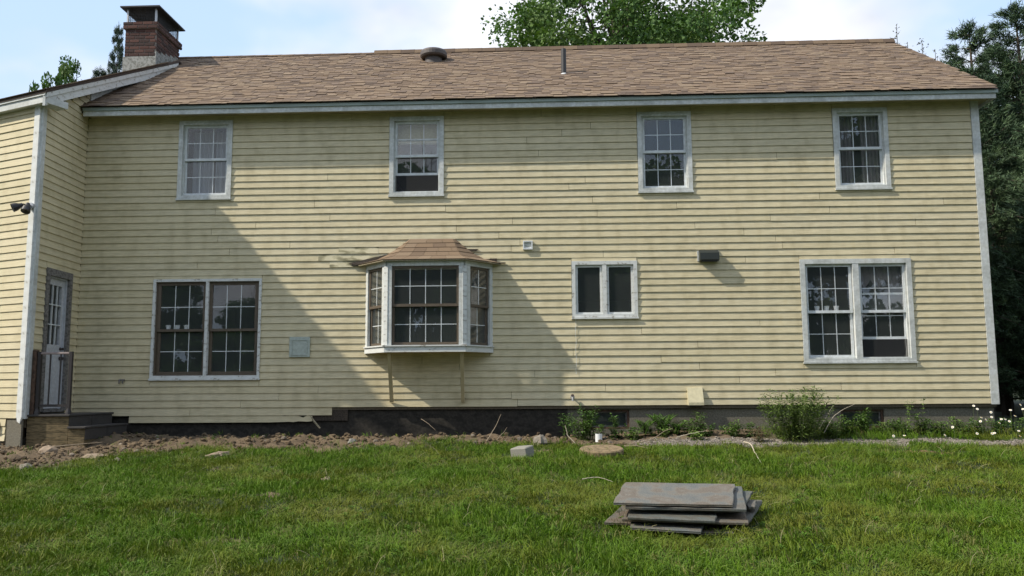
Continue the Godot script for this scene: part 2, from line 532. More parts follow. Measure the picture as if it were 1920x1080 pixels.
func add_board(wall: Node3D, x0: float, x1: float, y: float, h: float, m: Material = null) -> void:
	if x1 - x0 < 0.015 or h < 0.012:
		return
	var o := obj("clapboard", board_shape(h), m if m else M.siding[rng.randi() % 4], wall)
	var tilt := rng.randf_range(-0.006, 0.006) / maxf(x1 - x0, 1.0)
	o.transform = Transform3D(Basis(Vector3(0, 0, 1), tilt).scaled_local(Vector3(x1 - x0 - 0.006, 1, 1)), Vector3(x0, y + rng.randf_range(-0.003, 0.003), rng.randf_range(0.0, 0.0025)))

# courses of clapboard between s0(y) and s1(y), cut round openings [x0, x1, y0, y1]
func clad(wall: Node3D, y0: float, y1: float, s0: Callable, s1: Callable, openings: Array, longest := 4.9) -> void:
	var n := roundi((y1 - y0) / COURSE)
	for k in n:
		var y := y0 + k * COURSE
		var a: float = s0.call(y + COURSE * 0.5)
		var b: float = s1.call(y + COURSE * 0.5)
		if b - a < 0.02:
			continue
		var spans := [[a, b]]
		var patches := []
		for o in openings:
			if o[2] < y + COURSE - 0.002 and o[3] > y + 0.002:
				var left := []
				for s in spans:
					if o[1] <= s[0] or o[0] >= s[1]:
						left.append(s)
						continue
					if o[0] > s[0]:
						left.append([s[0], o[0]])
					if o[1] < s[1]:
						left.append([o[1], s[1]])
				spans = left
				if o[3] < y + COURSE - 0.01:
					patches.append([maxf(o[0], a), minf(o[1], b), o[3], y + COURSE - o[3]])
				if o[2] > y + 0.012:
					patches.append([maxf(o[0], a), minf(o[1], b), y, o[2] - y])
		for s in spans:
			var at: float = s[0]
			var first := true
			while at < s[1] - 0.001:
				var to: float = at + (rng.randf_range(1.4, longest) if first else rng.randf_range(longest * 0.75, longest))
				first = false
				if s[1] - to < 0.5:
					to = s[1]
				add_board(wall, at, minf(to, s[1]), y, COURSE)
				at = to
		for p in patches:
			add_board(wall, p[0], p[1], p[2], p[3])

# a thick wall from x0 to x1 and y0 to y1 with rectangular openings, its face at z = 0
func wall_shape(x0: float, x1: float, y0: float, y1: float, openings: Array, thick := 0.15) -> Geo:
	var xs := [x0, x1]
	var ys := [y0, y1]
	for o in openings:
		for k in 2:
			if o[k] > x0 and o[k] < x1: xs.append(o[k])
			if o[k + 2] > y0 and o[k + 2] < y1: ys.append(o[k + 2])
	xs.sort()
	ys.sort()
	var g := Geo.new()
	for i in xs.size() - 1:
		for j in ys.size() - 1:
			if xs[i + 1] - xs[i] < 0.0005 or ys[j + 1] - ys[j] < 0.0005:
				continue
			var c := Vector2((xs[i] + xs[i + 1]) * 0.5, (ys[j] + ys[j + 1]) * 0.5)
			var open := false
			for o in openings:
				if c.x > o[0] and c.x < o[1] and c.y > o[2] and c.y < o[3]:
					open = true
			if not open:
				g.box(Vector3(xs[i], ys[j], -thick), Vector3(xs[i + 1], ys[j + 1], 0))
	return g

func ring(g: Geo, x0: float, x1: float, y0: float, y1: float, wl: float, wr: float, wb: float, wt: float, z0: float, z1: float) -> void:
	g.box(Vector3(x0, y0, z0), Vector3(x0 + wl, y1, z1))
	g.box(Vector3(x1 - wr, y0, z0), Vector3(x1, y1, z1))
	g.box(Vector3(x0 + wl, y0, z0), Vector3(x1 - wr, y0 + wb, z1))
	g.box(Vector3(x0 + wl, y1 - wt, z0), Vector3(x1 - wr, y1, z1))

# one sash: frame, two panes of insulating glass and the bars between
func sash(w: Node3D, x0: float, x1: float, y0: float, y1: float, z: float, cols: int, rows: int, m: Material, bars: Material, wl := 0.04, wb := 0.045, wt := 0.035) -> void:
	var g := Geo.new()
	ring(g, x0, x1, y0, y1, wl, wl, wb, wt, z - 0.03, z)
	obj("sash", g, m, w)
	var p := Geo.new()
	for zz in [z - 0.010, z - 0.023]:
		p.quad(Vector3(x0 + wl, y1 - wt, zz), Vector3(x1 - wl, y1 - wt, zz), Vector3(x1 - wl, y0 + wb, zz), Vector3(x0 + wl, y0 + wb, zz))
	obj("pane", p, M.glass, w)
	if cols * rows > 1:
		var b := Geo.new()
		var a := x0 + wl
		var e := x1 - wl
		var lo := y0 + wb
		var hi := y1 - wt
		for i in range(1, cols):
			var x := lerpf(a, e, float(i) / cols)
			b.box(Vector3(x - 0.007, lo, z - 0.0185), Vector3(x + 0.007, hi, z - 0.0145))
		for j in range(1, rows):
			var y := lerpf(lo, hi, float(j) / rows)
			b.box(Vector3(a, y - 0.007, z - 0.018), Vector3(e, y + 0.007, z - 0.015))
		obj("grille", b, bars, w)

# casing, jamb and sill of a window opening in the plane z = 0
func surround(w: Node3D, x0: float, x1: float, y0: float, y1: float, m: Material, cw := 0.07, mullion := 0.0, jamb: Material = null) -> void:
	var g := Geo.new()
	ring(g, x0, x1, y0 + 0.03, y1, cw, cw, 0.05, cw, 0.0, 0.04)
	if mullion > 0.0:
		var c := (x0 + x1) * 0.5
		g.box(Vector3(c - mullion * 0.5, y0 + 0.08, -0.1), Vector3(c + mullion * 0.5, y1 - cw, 0.036))
	obj("casing", g, m, w)
	var s := Geo.new()
	s.box(Vector3(x0 - 0.01, y0, -0.02), Vector3(x1 + 0.01, y0 + 0.03, 0.058))
	obj("sill", s, m, w)
	var j := Geo.new()
	ring(j, x0 + cw - 0.012, x1 - cw + 0.012, y0 + 0.068, y1 - cw + 0.012, 0.036, 0.036, 0.036, 0.036, -0.14, -0.003)
	obj("jamb", j, jamb if jamb else m, w)

func double_hung(w: Node3D, x0: float, x1: float, y0: float, y1: float, m: Material, bars: Material, split := 0.5, lift := 0.0, drop := 0.0, cols := 3, wl := 0.04) -> void:
	# the upper sash runs outside the lower one
	var mid := lerpf(y0, y1, split)
	sash(w, x0, x1, mid - 0.02 - drop, y1 - drop, -0.012, cols, 2, m, bars, wl)
	sash(w, x0, x1, y0 + lift, mid + 0.018 + lift, -0.047, cols, 2, m, bars, wl)
	if lift > 0.0:
		var g := Geo.new()
		g.quad(Vector3(x0, y0 + lift, -0.03), Vector3(x1, y0 + lift, -0.03), Vector3(x1, y0, -0.03), Vector3(x0, y0, -0.03))
		obj("insect_screen", g, M.screen, w)

func window_part(label: String) -> Node3D:
	var w := part("window", house)
	w.set_meta("label", label)
	return w

const UPPER := [[-6.475, -5.52], [-2.735, -1.785], [1.563, 2.485], [4.885, 5.805]]
const RAKE_X := -7.9

func wing_roof_y(x: float, z: float) -> float:
	return 5.44 + 0.543 * (0.39 * (x - RAKE_X) - 0.92 * (z - 1.71))

func make_house() -> void:
	house = thing("house", "two-storey pale yellow clapboard house with brown shingled roof, white trim and brick chimney", "house")
	# ---- main wall
	var openings := [[-6.82, -4.92, 0.93, 2.67], [4.22, 6.05, 1.14, 2.885], [0.40, 1.505, 1.915, 2.90], [-3.06, -1.0, 1.40, 2.86]]
	for u in UPPER:
		openings.append([u[0], u[1], 4.06, 5.49])
	var holes := []
	for o in openings:
		holes.append([o[0] + 0.045, o[1] - 0.045, o[2] + 0.06, o[3] - 0.045])
	var main := obj("main_wall", wall_shape(-8.15, 7.30, 0.42, 5.62, holes), M.sheathing, house)
	clad(main, SIDING_BOTTOM, SIDING_BOTTOM + 43 * COURSE, func(_y): return -8.135, func(_y): return 7.205, openings)
	# two more courses on the left, the lower one rotted off at its end
	add_board(main, -8.135, -6.1, SIDING_BOTTOM - 0.135, 0.135)
	add_board(main, -6.1, -3.66, SIDING_BOTTOM - 0.135, 0.135)
	var lower := obj("clapboard", broken_board(3.15), M.siding[1], main)
	lower.position = Vector3(-7.15, SIDING_BOTTOM - 0.135 - COURSE, 0.001)
	main.set_meta("label", "back wall of pale yellow clapboards, mildewed and rotting near the ground")
	# mildewed boards beside the bay roof
	for b in [[-3.75, -3.1, 20], [-3.95, -2.75, 21], [-3.6, -2.9, 22]]:
		add_board(main, b[0], b[1], SIDING_BOTTOM + b[2] * COURSE + 0.003, COURSE - 0.01, M.mildew)
		main.get_child(main.get_child_count() - 1).position.z += 0.003
	var split := Geo.new()
	split.tube([Vector3(-4.02, 0.325, 0.05), Vector3(-3.93, 0.22, 0.1), Vector3(-3.83, 0.12, 0.13)], [0.008, 0.016, 0.012], 4)
	obj("hanging_splinter", split, M.splinter, house).set_meta("label", "splintered strip of clapboard hanging loose at the rotten corner")
	# ---- corner boards
	var cb := Geo.new()
	cb.box(Vector3(7.205, 0.46, 0.0), Vector3(7.335, 5.60, 0.032))
	cb.box(Vector3(7.303, 0.46, -0.14), Vector3(7.335, 5.60, -0.0005))
	obj("corner_board", cb, M.trim, house)
	make_foundation()
	make_eaves_and_roof()
	make_wing()
	make_chimney()
	make_windows()
	make_bay()
	make_fittings()
	make_inside()

func broken_board(length: float) -> Geo:
	var g := Geo.new()
	var n := 40
	var top := []
	var low := []
	for i in n + 1:
		var f := clampf((float(i) / n * length - (length - 0.7)) / 0.7, 0.0, 1.0)
		top.append(COURSE - f * rng.randf_range(0.0, 0.055))
		low.append(f * rng.randf_range(0.0, 0.03))
	for i in n:
		var a := length * i / n
		var b := length * (i + 1) / n
		g.hexa([Vector3(a, low[i], 0.024), Vector3(b, low[i + 1], 0.024), Vector3(b, low[i + 1], 0.001), Vector3(a, low[i], 0.001), Vector3(a, top[i], 0.012), Vector3(b, top[i + 1], 0.012), Vector3(b, top[i + 1], 0.001), Vector3(a, top[i], 0.001)])
	return g

func make_foundation() -> void:
	var tar := Geo.new()
	tar.box(Vector3(-8.1, -1.2, -0.30), Vector3(0.30, 0.43, -0.035))
	var f := obj("foundation", tar, M.tar, house)
	f.set_meta("label", "black tarred foundation wall dug free of soil")
	var g := wall_shape(0.30, 7.27, -1.2, 0.43, [[0.55, 1.33, 0.08, 0.40], [4.80, 5.50, 0.08, 0.385]], 0.26)
	var c := obj("foundation", g, M.concrete, house)
	c.position.z = -0.04
	c.set_meta("label", "bare grey concrete foundation wall with two basement windows")
	for w in [[0.55, 1.33, 0.08, 0.40], [4.80, 5.50, 0.08, 0.385]]:
		var n := part("basement_window", house, Vector3(0, 0, -0.10))
		var fr := Geo.new()
		ring(fr, w[0] + 0.002, w[1] - 0.002, w[2] + 0.002, w[3] - 0.002, 0.035, 0.035, 0.03, 0.03, -0.05, 0.03)
		obj("frame", fr, M.rust_post, n)
		sash(n, w[0] + 0.04, w[1] - 0.04, w[2] + 0.035, w[3] - 0.035, 0.0, 1, 1, M.old_wood, M.old_wood, 0.02, 0.02, 0.02)
	# a rotten sill piece laid bare under the siding
	var s := Geo.new()
	s.box(Vector3(-4.05, 0.24, -0.03), Vector3(-3.4, 0.43, -0.002))
	obj("exposed_sill_timber", s, M.rot, house)

func shingle_color(i: int) -> Color:
	return [Color(0.262, 0.184, 0.12), Color(0.212, 0.147, 0.098), Color(0.305, 0.222, 0.148), Color(0.172, 0.12, 0.086), Color(0.27, 0.188, 0.12), Color(0.235, 0.168, 0.118)][i]

func make_eaves_and_roof() -> void:
	var e := Geo.new()
	e.box(Vector3(-8.08, 5.525, 0.268), Vector3(7.50, 5.612, 0.298))
	e.box(Vector3(7.47, 5.525, -0.30), Vector3(7.50, 5.612, 0.267))
	obj("fascia", e, M.trim, house)
	var d := Geo.new()
	d.box(Vector3(-8.08, 5.613, 0.24), Vector3(7.53, 5.668, 0.322))
	obj("drip_moulding", d, M.drip, house)
	var s := Geo.new()
	s.box(Vector3(-8.08, 5.572, 0.0), Vector3(7.468, 5.60, 0.266))
	s.box(Vector3(7.336, 5.572, -0.3), Vector3(7.468, 5.60, -0.001))
	obj("soffit", s, M.soffit, house)
	# ---- roof: deck, then shingles one by one
	var t := 0.615
	var ln := sqrt(1.0 + t * t)
	var along := Vector3(0, t, -1.0) / ln
	var up := Vector3(0, 1.0, t) / ln
	var length := 4.13 * ln
	var deck := Geo.new()
	for sgn in [1.0, -1.0]:
		var z0: float = 0.318 if sgn > 0 else -7.92
		deck.slab([Vector3(-8.25, 5.672, z0), Vector3(7.54, 5.672, z0), Vector3(7.54, 5.672 + 4.12 * t, -3.8), Vector3(-8.25, 5.672 + 4.12 * t, -3.8)], Vector3(0, -0.05, 0))
	var roof := obj("roof", deck, M.roof_deck, house)
	roof.set_meta("label", "long roof of mottled brown asphalt shingles")
	var rest := Geo.new()
	rest.colored = true
	var courses := 35
	var step := length / courses
	var shapes := []
	for k in 5:
		var g := Geo.new()
		var w := 0.105 + 0.033 * k
		g.hexa([Vector3(0, 0, 0), Vector3(w - 0.004, 0, 0), Vector3(w - 0.004, 0, -step * 1.15), Vector3(0, 0, -step * 1.15), Vector3(0, 0.010, 0), Vector3(w - 0.003, 0.010, 0), Vector3(w - 0.004, 0.003, -step * 1.15), Vector3(0, 0.003, -step * 1.15)])
		shapes.append(g.mesh())
	var basis := Basis(Vector3.RIGHT, up, -along)
	var made := 0
	for j in courses:
		var o := Vector3(0, 5.675, 0.36) + along * (j * step)
		var x := -8.3 + rng.randf_range(0.0, 0.1)
		while x < 7.50:
			var k := rng.randi() % 5
			var w := 0.105 + 0.033 * k
			if x + w > 7.56:
				w = 7.56 - x
			var tone := rng.randi() % 6
			var lift := rng.randf_range(0.0, 0.004) + (0.006 if rng.randf() < 0.45 else 0.0)
			var at := Vector3(x, 0, 0) + o + up * lift
			if made < 296 and w > 0.10 and x > -8.0:
				k = clampi(roundi((w - 0.105) / 0.033), 0, 4)
				w = 0.105 + 0.033 * k
				var m := obj("shingle", shapes[k], M.shingle[tone], roof)
				m.transform = Transform3D(basis, at)
				made += 1
			else:
				rest.col = shingle_color(tone)
				var T := Transform3D(basis, at)
				var p := []
				for q in [Vector3(0, 0, 0), Vector3(w - 0.004, 0, 0), Vector3(w - 0.004, 0, -step * 1.15), Vector3(0, 0, -step * 1.15), Vector3(0, 0.010, 0), Vector3(w - 0.003, 0.010, 0), Vector3(w - 0.004, 0.003, -step * 1.15), Vector3(0, 0.003, -step * 1.15)]:
					p.append(T * q)
				rest.hexa(p)
			x += w
	var r := obj("shingles", rest, M.shingle_all, roof)
	r.set_meta("kind", "stuff")
	# ridge caps, a thicker run on the right part
	var cap := Geo.new()
	cap.colored = true
	var cx := -8.3
	while cx < 7.5:
		var thick := 0.035 if cx < -3.86 else 0.085
		cap.col = shingle_color([1, 3, 0][rng.randi() % 3]) * 0.9
		var top := 8.212 + thick
		var x1 := minf(cx + 0.3, 7.545)
		cap.slab([Vector3(cx, 8.14, -3.60), Vector3(cx, top - 0.055, -3.66), Vector3(cx, top, -3.8), Vector3(cx, top - 0.055, -3.94), Vector3(cx, 8.14, -4.0)], Vector3(x1 - cx - 0.004, 0.004, 0))
		cx = x1
	obj("ridge_cap", cap, M.shingle_all, roof)
	# gable triangle at the right end
	var gb := Geo.new()
	gb.slab([Vector3(7.15, 5.58, 0.0), Vector3(7.15, 8.1, -3.8), Vector3(7.15, 5.58, -7.6)], Vector3(0.15, 0, 0))
	obj("gable", gb, M.siding[0], house)

func make_wing() -> void:
	# ---- side wall with the door, square to the main wall but for a few degrees
	var side_holes := [[0.40, 1.18, 0.46, 2.72]]
	var sw := obj("side_wall", wall_shape(0.09, 1.5, 0.2, 5.35, [[0.47, 1.11, 0.47, 2.64]]), M.sheathing, house)
	sw.position = Vector3(-8.07, 0, 1.5)
	sw.rotation_degrees.y = 93.04
	sw.set_meta("label", "narrow clapboard side wall with the back door")
	clad(sw, SIDING_BOTTOM - COURSE, SIDING_BOTTOM + 47 * COURSE, func(y): return maxf(0.112, (y - 5.30) / 0.5), func(_y): return 1.485, [[0.385, 1.2, 0.3, 2.745]], 2.0)
	var tri := Geo.new()
	tri.slab([Vector3(0.0, 5.351, -0.1), Vector3(1.5, 5.351, -0.1), Vector3(1.5, 6.08, -0.1)], Vector3(0, 0, 0.098))
	obj("gable_sheathing", tri, M.sheathing, sw)
	var cb := Geo.new()
	cb.box(Vector3(0.002, 0.34, -0.02), Vector3(0.11, 5.33, 0.03))
	obj("corner_board", cb, M.trim, sw)
	# ---- angled front wall
	var fw := obj("wing_wall", wall_shape(0.0, 4.84, 0.05, 5.33, []), M.sheathing, house)
	var away := Vector3(0.9205, 0, 0.3907)
	fw.position = Vector3(-8.07, 0, 1.5) - away * 5.0
	fw.rotation_degrees.y = -23.0
	fw.set_meta("label", "sunlit clapboard front of the angled wing at the left edge")
	clad(fw, SIDING_BOTTOM - 4 * COURSE, SIDING_BOTTOM + 41 * COURSE, func(_y): return 0.0, func(y): return 4.87 if y > 0.3 else 4.62, [], 3.6)
	var fb := Geo.new()
	fb.box(Vector3(4.872, 0.36, 0.0), Vector3(4.998, 5.33, 0.03))
	fb.slab([Vector3(4.90, 0.30, 0.001), Vector3(4.96, 0.27, 0.001), Vector3(4.99, 0.36, 0.001), Vector3(4.88, 0.36, 0.001)], Vector3(0, 0, 0.028))
	obj("corner_board", fb, M.peeling, fw)
	var cc := Geo.new()
	cc.box(Vector3(0.0, -1.2, -0.25), Vector3(4.84, 0.045, -0.02))
	cc.box(Vector3(4.64, -1.2, -0.019), Vector3(4.985, 0.32, 0.012))
	obj("foundation", cc, M.concrete, fw)
	# round vent hood low on the wing
	var hood := Geo.new()
	hood.lathe(Transform3D(Basis(Vector3.RIGHT, PI * 0.5), Vector3(4.42, 0.235, 0.03)), [Vector2(0.0, 0.075), Vector2(0.05, 0.07), Vector2(0.075, 0.04), Vector2(0.085, 0.0)], 18)
	obj("vent_hood", hood, M.white_plastic, fw)
	# ---- eave box of the wing front
	var eb := Geo.new()
	eb.box(Vector3(-1.0, 5.29, 0.105), Vector3(5.24, 5.40, 0.13))
	eb.box(Vector3(-1.0, 5.401, 0.07), Vector3(5.26, 5.44, 0.15))
	eb.box(Vector3(5.21, 5.29, -0.28), Vector3(5.24, 5.40, 0.104))
	eb.box(Vector3(4.985, 5.30, -0.28), Vector3(5.209, 5.325, 0.104))
	eb.box(Vector3(-1.0, 5.30, -0.02), Vector3(4.984, 5.3295, 0.104))
	obj("eave_box", eb, M.trim, fw)
	# ---- rake board along the edge of the wing roof
	var rk := Geo.new()
	var y0 := 5.44
	var y1 := wing_roof_y(RAKE_X, -2.88)
	for q in [[0.0, -0.075, 0.035], [-0.0755, -0.21, 0.01]]:
		var zf := 1.72
		rk.hexa([Vector3(RAKE_X - 0.03, y0 + q[1], zf), Vector3(RAKE_X + q[2], y0 + q[1], zf), Vector3(RAKE_X + q[2], y1 + q[1], -2.88), Vector3(RAKE_X - 0.03, y1 + q[1], -2.88),
			Vector3(RAKE_X - 0.03, y0 + q[0], zf), Vector3(RAKE_X + q[2], y0 + q[0], zf), Vector3(RAKE_X + q[2], y1 + q[0], -2.88), Vector3(RAKE_X - 0.03, y1 + q[0], -2.88)])
	obj("rake_board", rk, M.peeling, house)
	var rs := Geo.new()
	rs.hexa([Vector3(-8.12, y0 - 0.05, 1.45), Vector3(RAKE_X - 0.031, y0 - 0.05, 1.45), Vector3(RAKE_X - 0.031, y1 - 0.14, -2.8), Vector3(-8.12, y1 - 0.14, -2.8),
		Vector3(-8.12, y0 - 0.02, 1.45), Vector3(RAKE_X - 0.031, y0 - 0.02, 1.45), Vector3(RAKE_X - 0.031, y1 - 0.11, -2.8), Vector3(-8.12, y1 - 0.11, -2.8)])
	obj("rake_soffit", rs, M.trim, house)
	# cream board between the rake and the main roof
	var gp := Geo.new()
	gp.slab([Vector3(-8.14, 5.60, 0.012), Vector3(-8.14, 6.12, 0.012), Vector3(-8.14, 7.30, -2.35), Vector3(-8.14, 7.10, -2.35)], Vector3(0.03, 0, 0))
	obj("gable_panel", gp, M.trim, house)
	# ---- wing roof
	var away2 := Vector3(-0.9205, 0, -0.3907)
	var a := Vector3(RAKE_X + 0.04, 0, 1.76)
	var b := a + away2 * 7.0
	var c := Vector3(RAKE_X + 0.04, 0, -2.92)
	var d := c + away2 * 7.0
	var pts := []
	for p in [a, c, d, b]:
		pts.append(Vector3(p.x, wing_roof_y(p.x, p.z) + 0.004, p.z))
	var deck := Geo.new()
	deck.slab(pts, Vector3(0, 0.05, 0))
	var back := Vector3(0.3907, 0, -0.9205) * 4.0
	deck.slab([pts[1], pts[1] + back + Vector3(0, -2.15, 0), pts[2] + back + Vector3(0, -2.15, 0), pts[2]], Vector3(0, 0.03, 0))
	var wr := obj("wing_roof", deck, M.roof_deck, house)
	var tabs := Geo.new()
	tabs.colored = true
	var nrm := Vector3(-0.543 * 0.39, 1.0, 0.543 * 0.92).normalized()
	var slope := Vector3(0.3907, 0.543, -0.9205).normalized()
	for j in 31:
		var x := 0.0
		while x < 6.5:
			var w := rng.randf_range(0.18, 0.42)
			tabs.col = shingle_color(rng.randi() % 6)
			var base: Vector3 = pts[3] - away2 * 7.0 + slope * (j * 0.14) + nrm * 0.05
			# start at the rake edge, which runs along z while the courses run along the eave
			var zc := base.z
			var k := (base.x - (RAKE_X + 0.05)) / 0.9205
			var p0: Vector3 = base + away2 * (x + k)
			var p1: Vector3 = base + away2 * (x + w + k)
			if zc < 3.0:
				tabs.slab([p0, p1, p1 + slope * 0.16 - nrm * 0.006, p0 + slope * 0.16 - nrm * 0.006], nrm * 0.012)
			x += w
	obj("shingles", tabs, M.shingle_all, wr).set_meta("kind", "stuff")
	# ---- door on the side wall, in the wall's own axes
	var door := part("door", house, sw.position)
	door.rotation = sw.rotation
	door.set_meta("label", "grey-white back door with nine-pane glass in its upper half")
	var cs := Geo.new()
	cs.box(Vector3(0.385, 0.44, 0.0), Vector3(0.48, 2.745, 0.04))
	cs.box(Vector3(1.10, 0.44, 0.0), Vector3(1.20, 2.745, 0.04))
	cs.box(Vector3(0.481, 2.63, 0.0), Vector3(1.099, 2.745, 0.04))
	obj("casing", cs, M.old_wood, door)
	var jb := Geo.new()
	jb.box(Vector3(0.474, 0.472, -0.14), Vector3(0.50, 2.63, -0.003))
	jb.box(Vector3(1.08, 0.472, -0.14), Vector3(1.106, 2.63, -0.003))
	jb.box(Vector3(0.501, 2.605, -0.14), Vector3(1.079, 2.63, -0.003))
	obj("jamb", jb, M.door, door)
	var leaf := wall_shape(0.502, 1.078, 0.48, 2.603, [[0.58, 1.0, 1.52, 2.50]], 0.045)
	leaf.box(Vector3(0.60, 0.66, 0.0005), Vector3(0.76, 1.36, 0.008))
	leaf.box(Vector3(0.82, 0.66, 0.0005), Vector3(0.98, 1.36, 0.008))
	var lf := obj("leaf", leaf, M.door, door)
	lf.position.z = -0.035
	var pn := Geo.new()
	pn.quad(Vector3(0.58, 2.50, -0.055), Vector3(1.0, 2.50, -0.055), Vector3(1.0, 1.52, -0.055), Vector3(0.58, 1.52, -0.055))
	obj("pane", pn, M.glass, door)
	var mt := Geo.new()
	for i in [1, 2]:
		mt.box(Vector3(0.58 + 0.14 * i - 0.009, 1.52, -0.053), Vector3(0.58 + 0.14 * i + 0.009, 2.50, -0.03))
		mt.box(Vector3(0.58, 1.52 + 0.3267 * i - 0.009, -0.0525), Vector3(1.0, 1.52 + 0.3267 * i + 0.009, -0.0305))
	obj("muntins", mt, M.vinyl, door)
	for k in [[1.30, 0.026], [1.46, 0.022]]:
		var kn := Geo.new()
		kn.lathe(Transform3D(Basis(Vector3.RIGHT, PI * 0.5), Vector3(1.035, k[0], -0.034)), [Vector2(0.0, 0.07), Vector2(k[1], 0.06), Vector2(k[1], 0.035), Vector2(0.012, 0.02), Vector2(k[1] + 0.006, 0.006), Vector2(k[1] + 0.006, 0.0)], 12)
		obj("knob" if k[0] < 1.4 else "deadbolt", kn, M.bronze, door)
	var th := Geo.new()
	th.box(Vector3(0.48, 0.425, -0.14), Vector3(1.10, 0.471, 0.05))
	obj("threshold", th, M.old_wood, door)

func make_chimney() -> void:
	var ch := part("chimney", house)
	ch.set_meta("label", "weathered red brick chimney with sheet metal cap")
	var x0 := -8.87
	var x1 := -8.20
	var z0 := -3.60
	var z1 := -2.50
	var core := Geo.new()
	core.box(Vector3(x0 + 0.008, 6.6, z0 + 0.008), Vector3(x1 - 0.008, 8.50, z1 - 0.008))
	core.box(Vector3(x0 - 0.03, 8.35, z0 - 0.03), Vector3(x1 + 0.03, 8.495, z1 + 0.03))
	obj("mortar", core, M.mortar, ch)
	var shapes := {}
	for r in 12:
		var y := 8.50 - 0.075 * (r + 1)
		var out := 0.038 if r < 2 else 0.0
		# front (facing the yard) and right side
		for side in 2:
			var run := (x1 - x0 if side == 0 else z1 - z0) + 2.0 * out
			var s := 0.0
			var first := true
			while s < run - 0.01:
				var l := 0.105 if first and r % 2 == 1 else 0.215
				first = false
				l = minf(l, run - s)
				if l > 0.03:
					var key := roundi(l * 100.0)
					if not shapes.has(key):
						var g := Geo.new()
						g.cbox(Transform3D(), Vector3(l - 0.012, 0.063, 0.05), 0.006)
						shapes[key] = g.mesh()
					var o := obj("brick", shapes[key], M.brick[rng.randi() % 4], ch)
					var mid := s + l * 0.5
					if side == 0:
						o.position = Vector3(x0 - out + mid, y + 0.0375, z1 + out - 0.025 + rng.randf_range(0.0, 0.004))
					else:
						o.rotation.y = PI * 0.5
						o.position = Vector3(x1 + out - 0.0255 + rng.randf_range(0.0, 0.004), y + 0.0375, z1 + out - 0.05 - mid)
				s += l
	# flashing of the base
	var fl := Geo.new()
	fl.box(Vector3(x0 - 0.015, 7.2, z1 - 0.01), Vector3(x1 + 0.02, 7.74, z1 + 0.018))
	for k in 5:
		var za := z1 - 0.22 * k
		fl.box(Vector3(x1 - 0.01, 7.3, za - 0.215), Vector3(x1 + 0.014 + 0.002 * (k % 2), 7.86 + 0.06 * k, za))
	obj("flashing", fl, M.flashing, ch)
	# cap: posts, wire screen and sloped sheet metal lid
	for p in [[x0 + 0.03, z1 - 0.03], [x1 - 0.03, z1 - 0.03], [x0 + 0.03, z0 + 0.03], [x1 - 0.03, z0 + 0.03]]:
		var g := Geo.new()
		g.box(Vector3(p[0] - 0.018, 8.50, p[1] - 0.018), Vector3(p[0] + 0.018, 8.795, p[1] + 0.018))
		obj("cap_post", g, M.galvanised, ch)
	var sc := Geo.new()
	for i in range(1, 17):
		var x := lerpf(x0 + 0.05, x1 - 0.05, i / 17.0)
		for z in [z1 - 0.03, z0 + 0.03]:
			sc.box(Vector3(x - 0.002, 8.50, z - 0.002), Vector3(x + 0.002, 8.795, z + 0.002))
	for i in range(1, 28):
		var z := lerpf(z0 + 0.05, z1 - 0.05, i / 28.0)
		for x in [x0 + 0.03, x1 - 0.03]:
			sc.box(Vector3(x - 0.002, 8.50, z - 0.002), Vector3(x + 0.002, 8.795, z + 0.002))
	for j in 9:
		var y := 8.52 + 0.033 * j
		for z in [z1 - 0.03, z0 + 0.03]:
			sc.box(Vector3(x0 + 0.05, y - 0.002, z - 0.0025), Vector3(x1 - 0.05, y + 0.002, z + 0.0025))
		for x in [x0 + 0.03, x1 - 0.03]:
			sc.box(Vector3(x - 0.0025, y - 0.002, z0 + 0.05), Vector3(x + 0.0025, y + 0.002, z1 - 0.05))
	obj("wire_screen", sc, M.dark_metal, ch)
	var lid := Geo.new()
	var cy := 8.80
	lid.box(Vector3(x0 - 0.09, cy, z0 - 0.09), Vector3(x1 + 0.09, cy + 0.025, z1 + 0.09))
	lid.slab([Vector3(x0 - 0.09, cy + 0.026, z1 + 0.09), Vector3(x1 + 0.09, cy + 0.026, z1 + 0.09), Vector3(x1 - 0.1, cy + 0.06, z1 - 0.1), Vector3(x0 + 0.1, cy + 0.06, z1 - 0.1)], Vector3(0, 0.003, 0))
	obj("cap_lid", lid, M.dark_metal, ch)

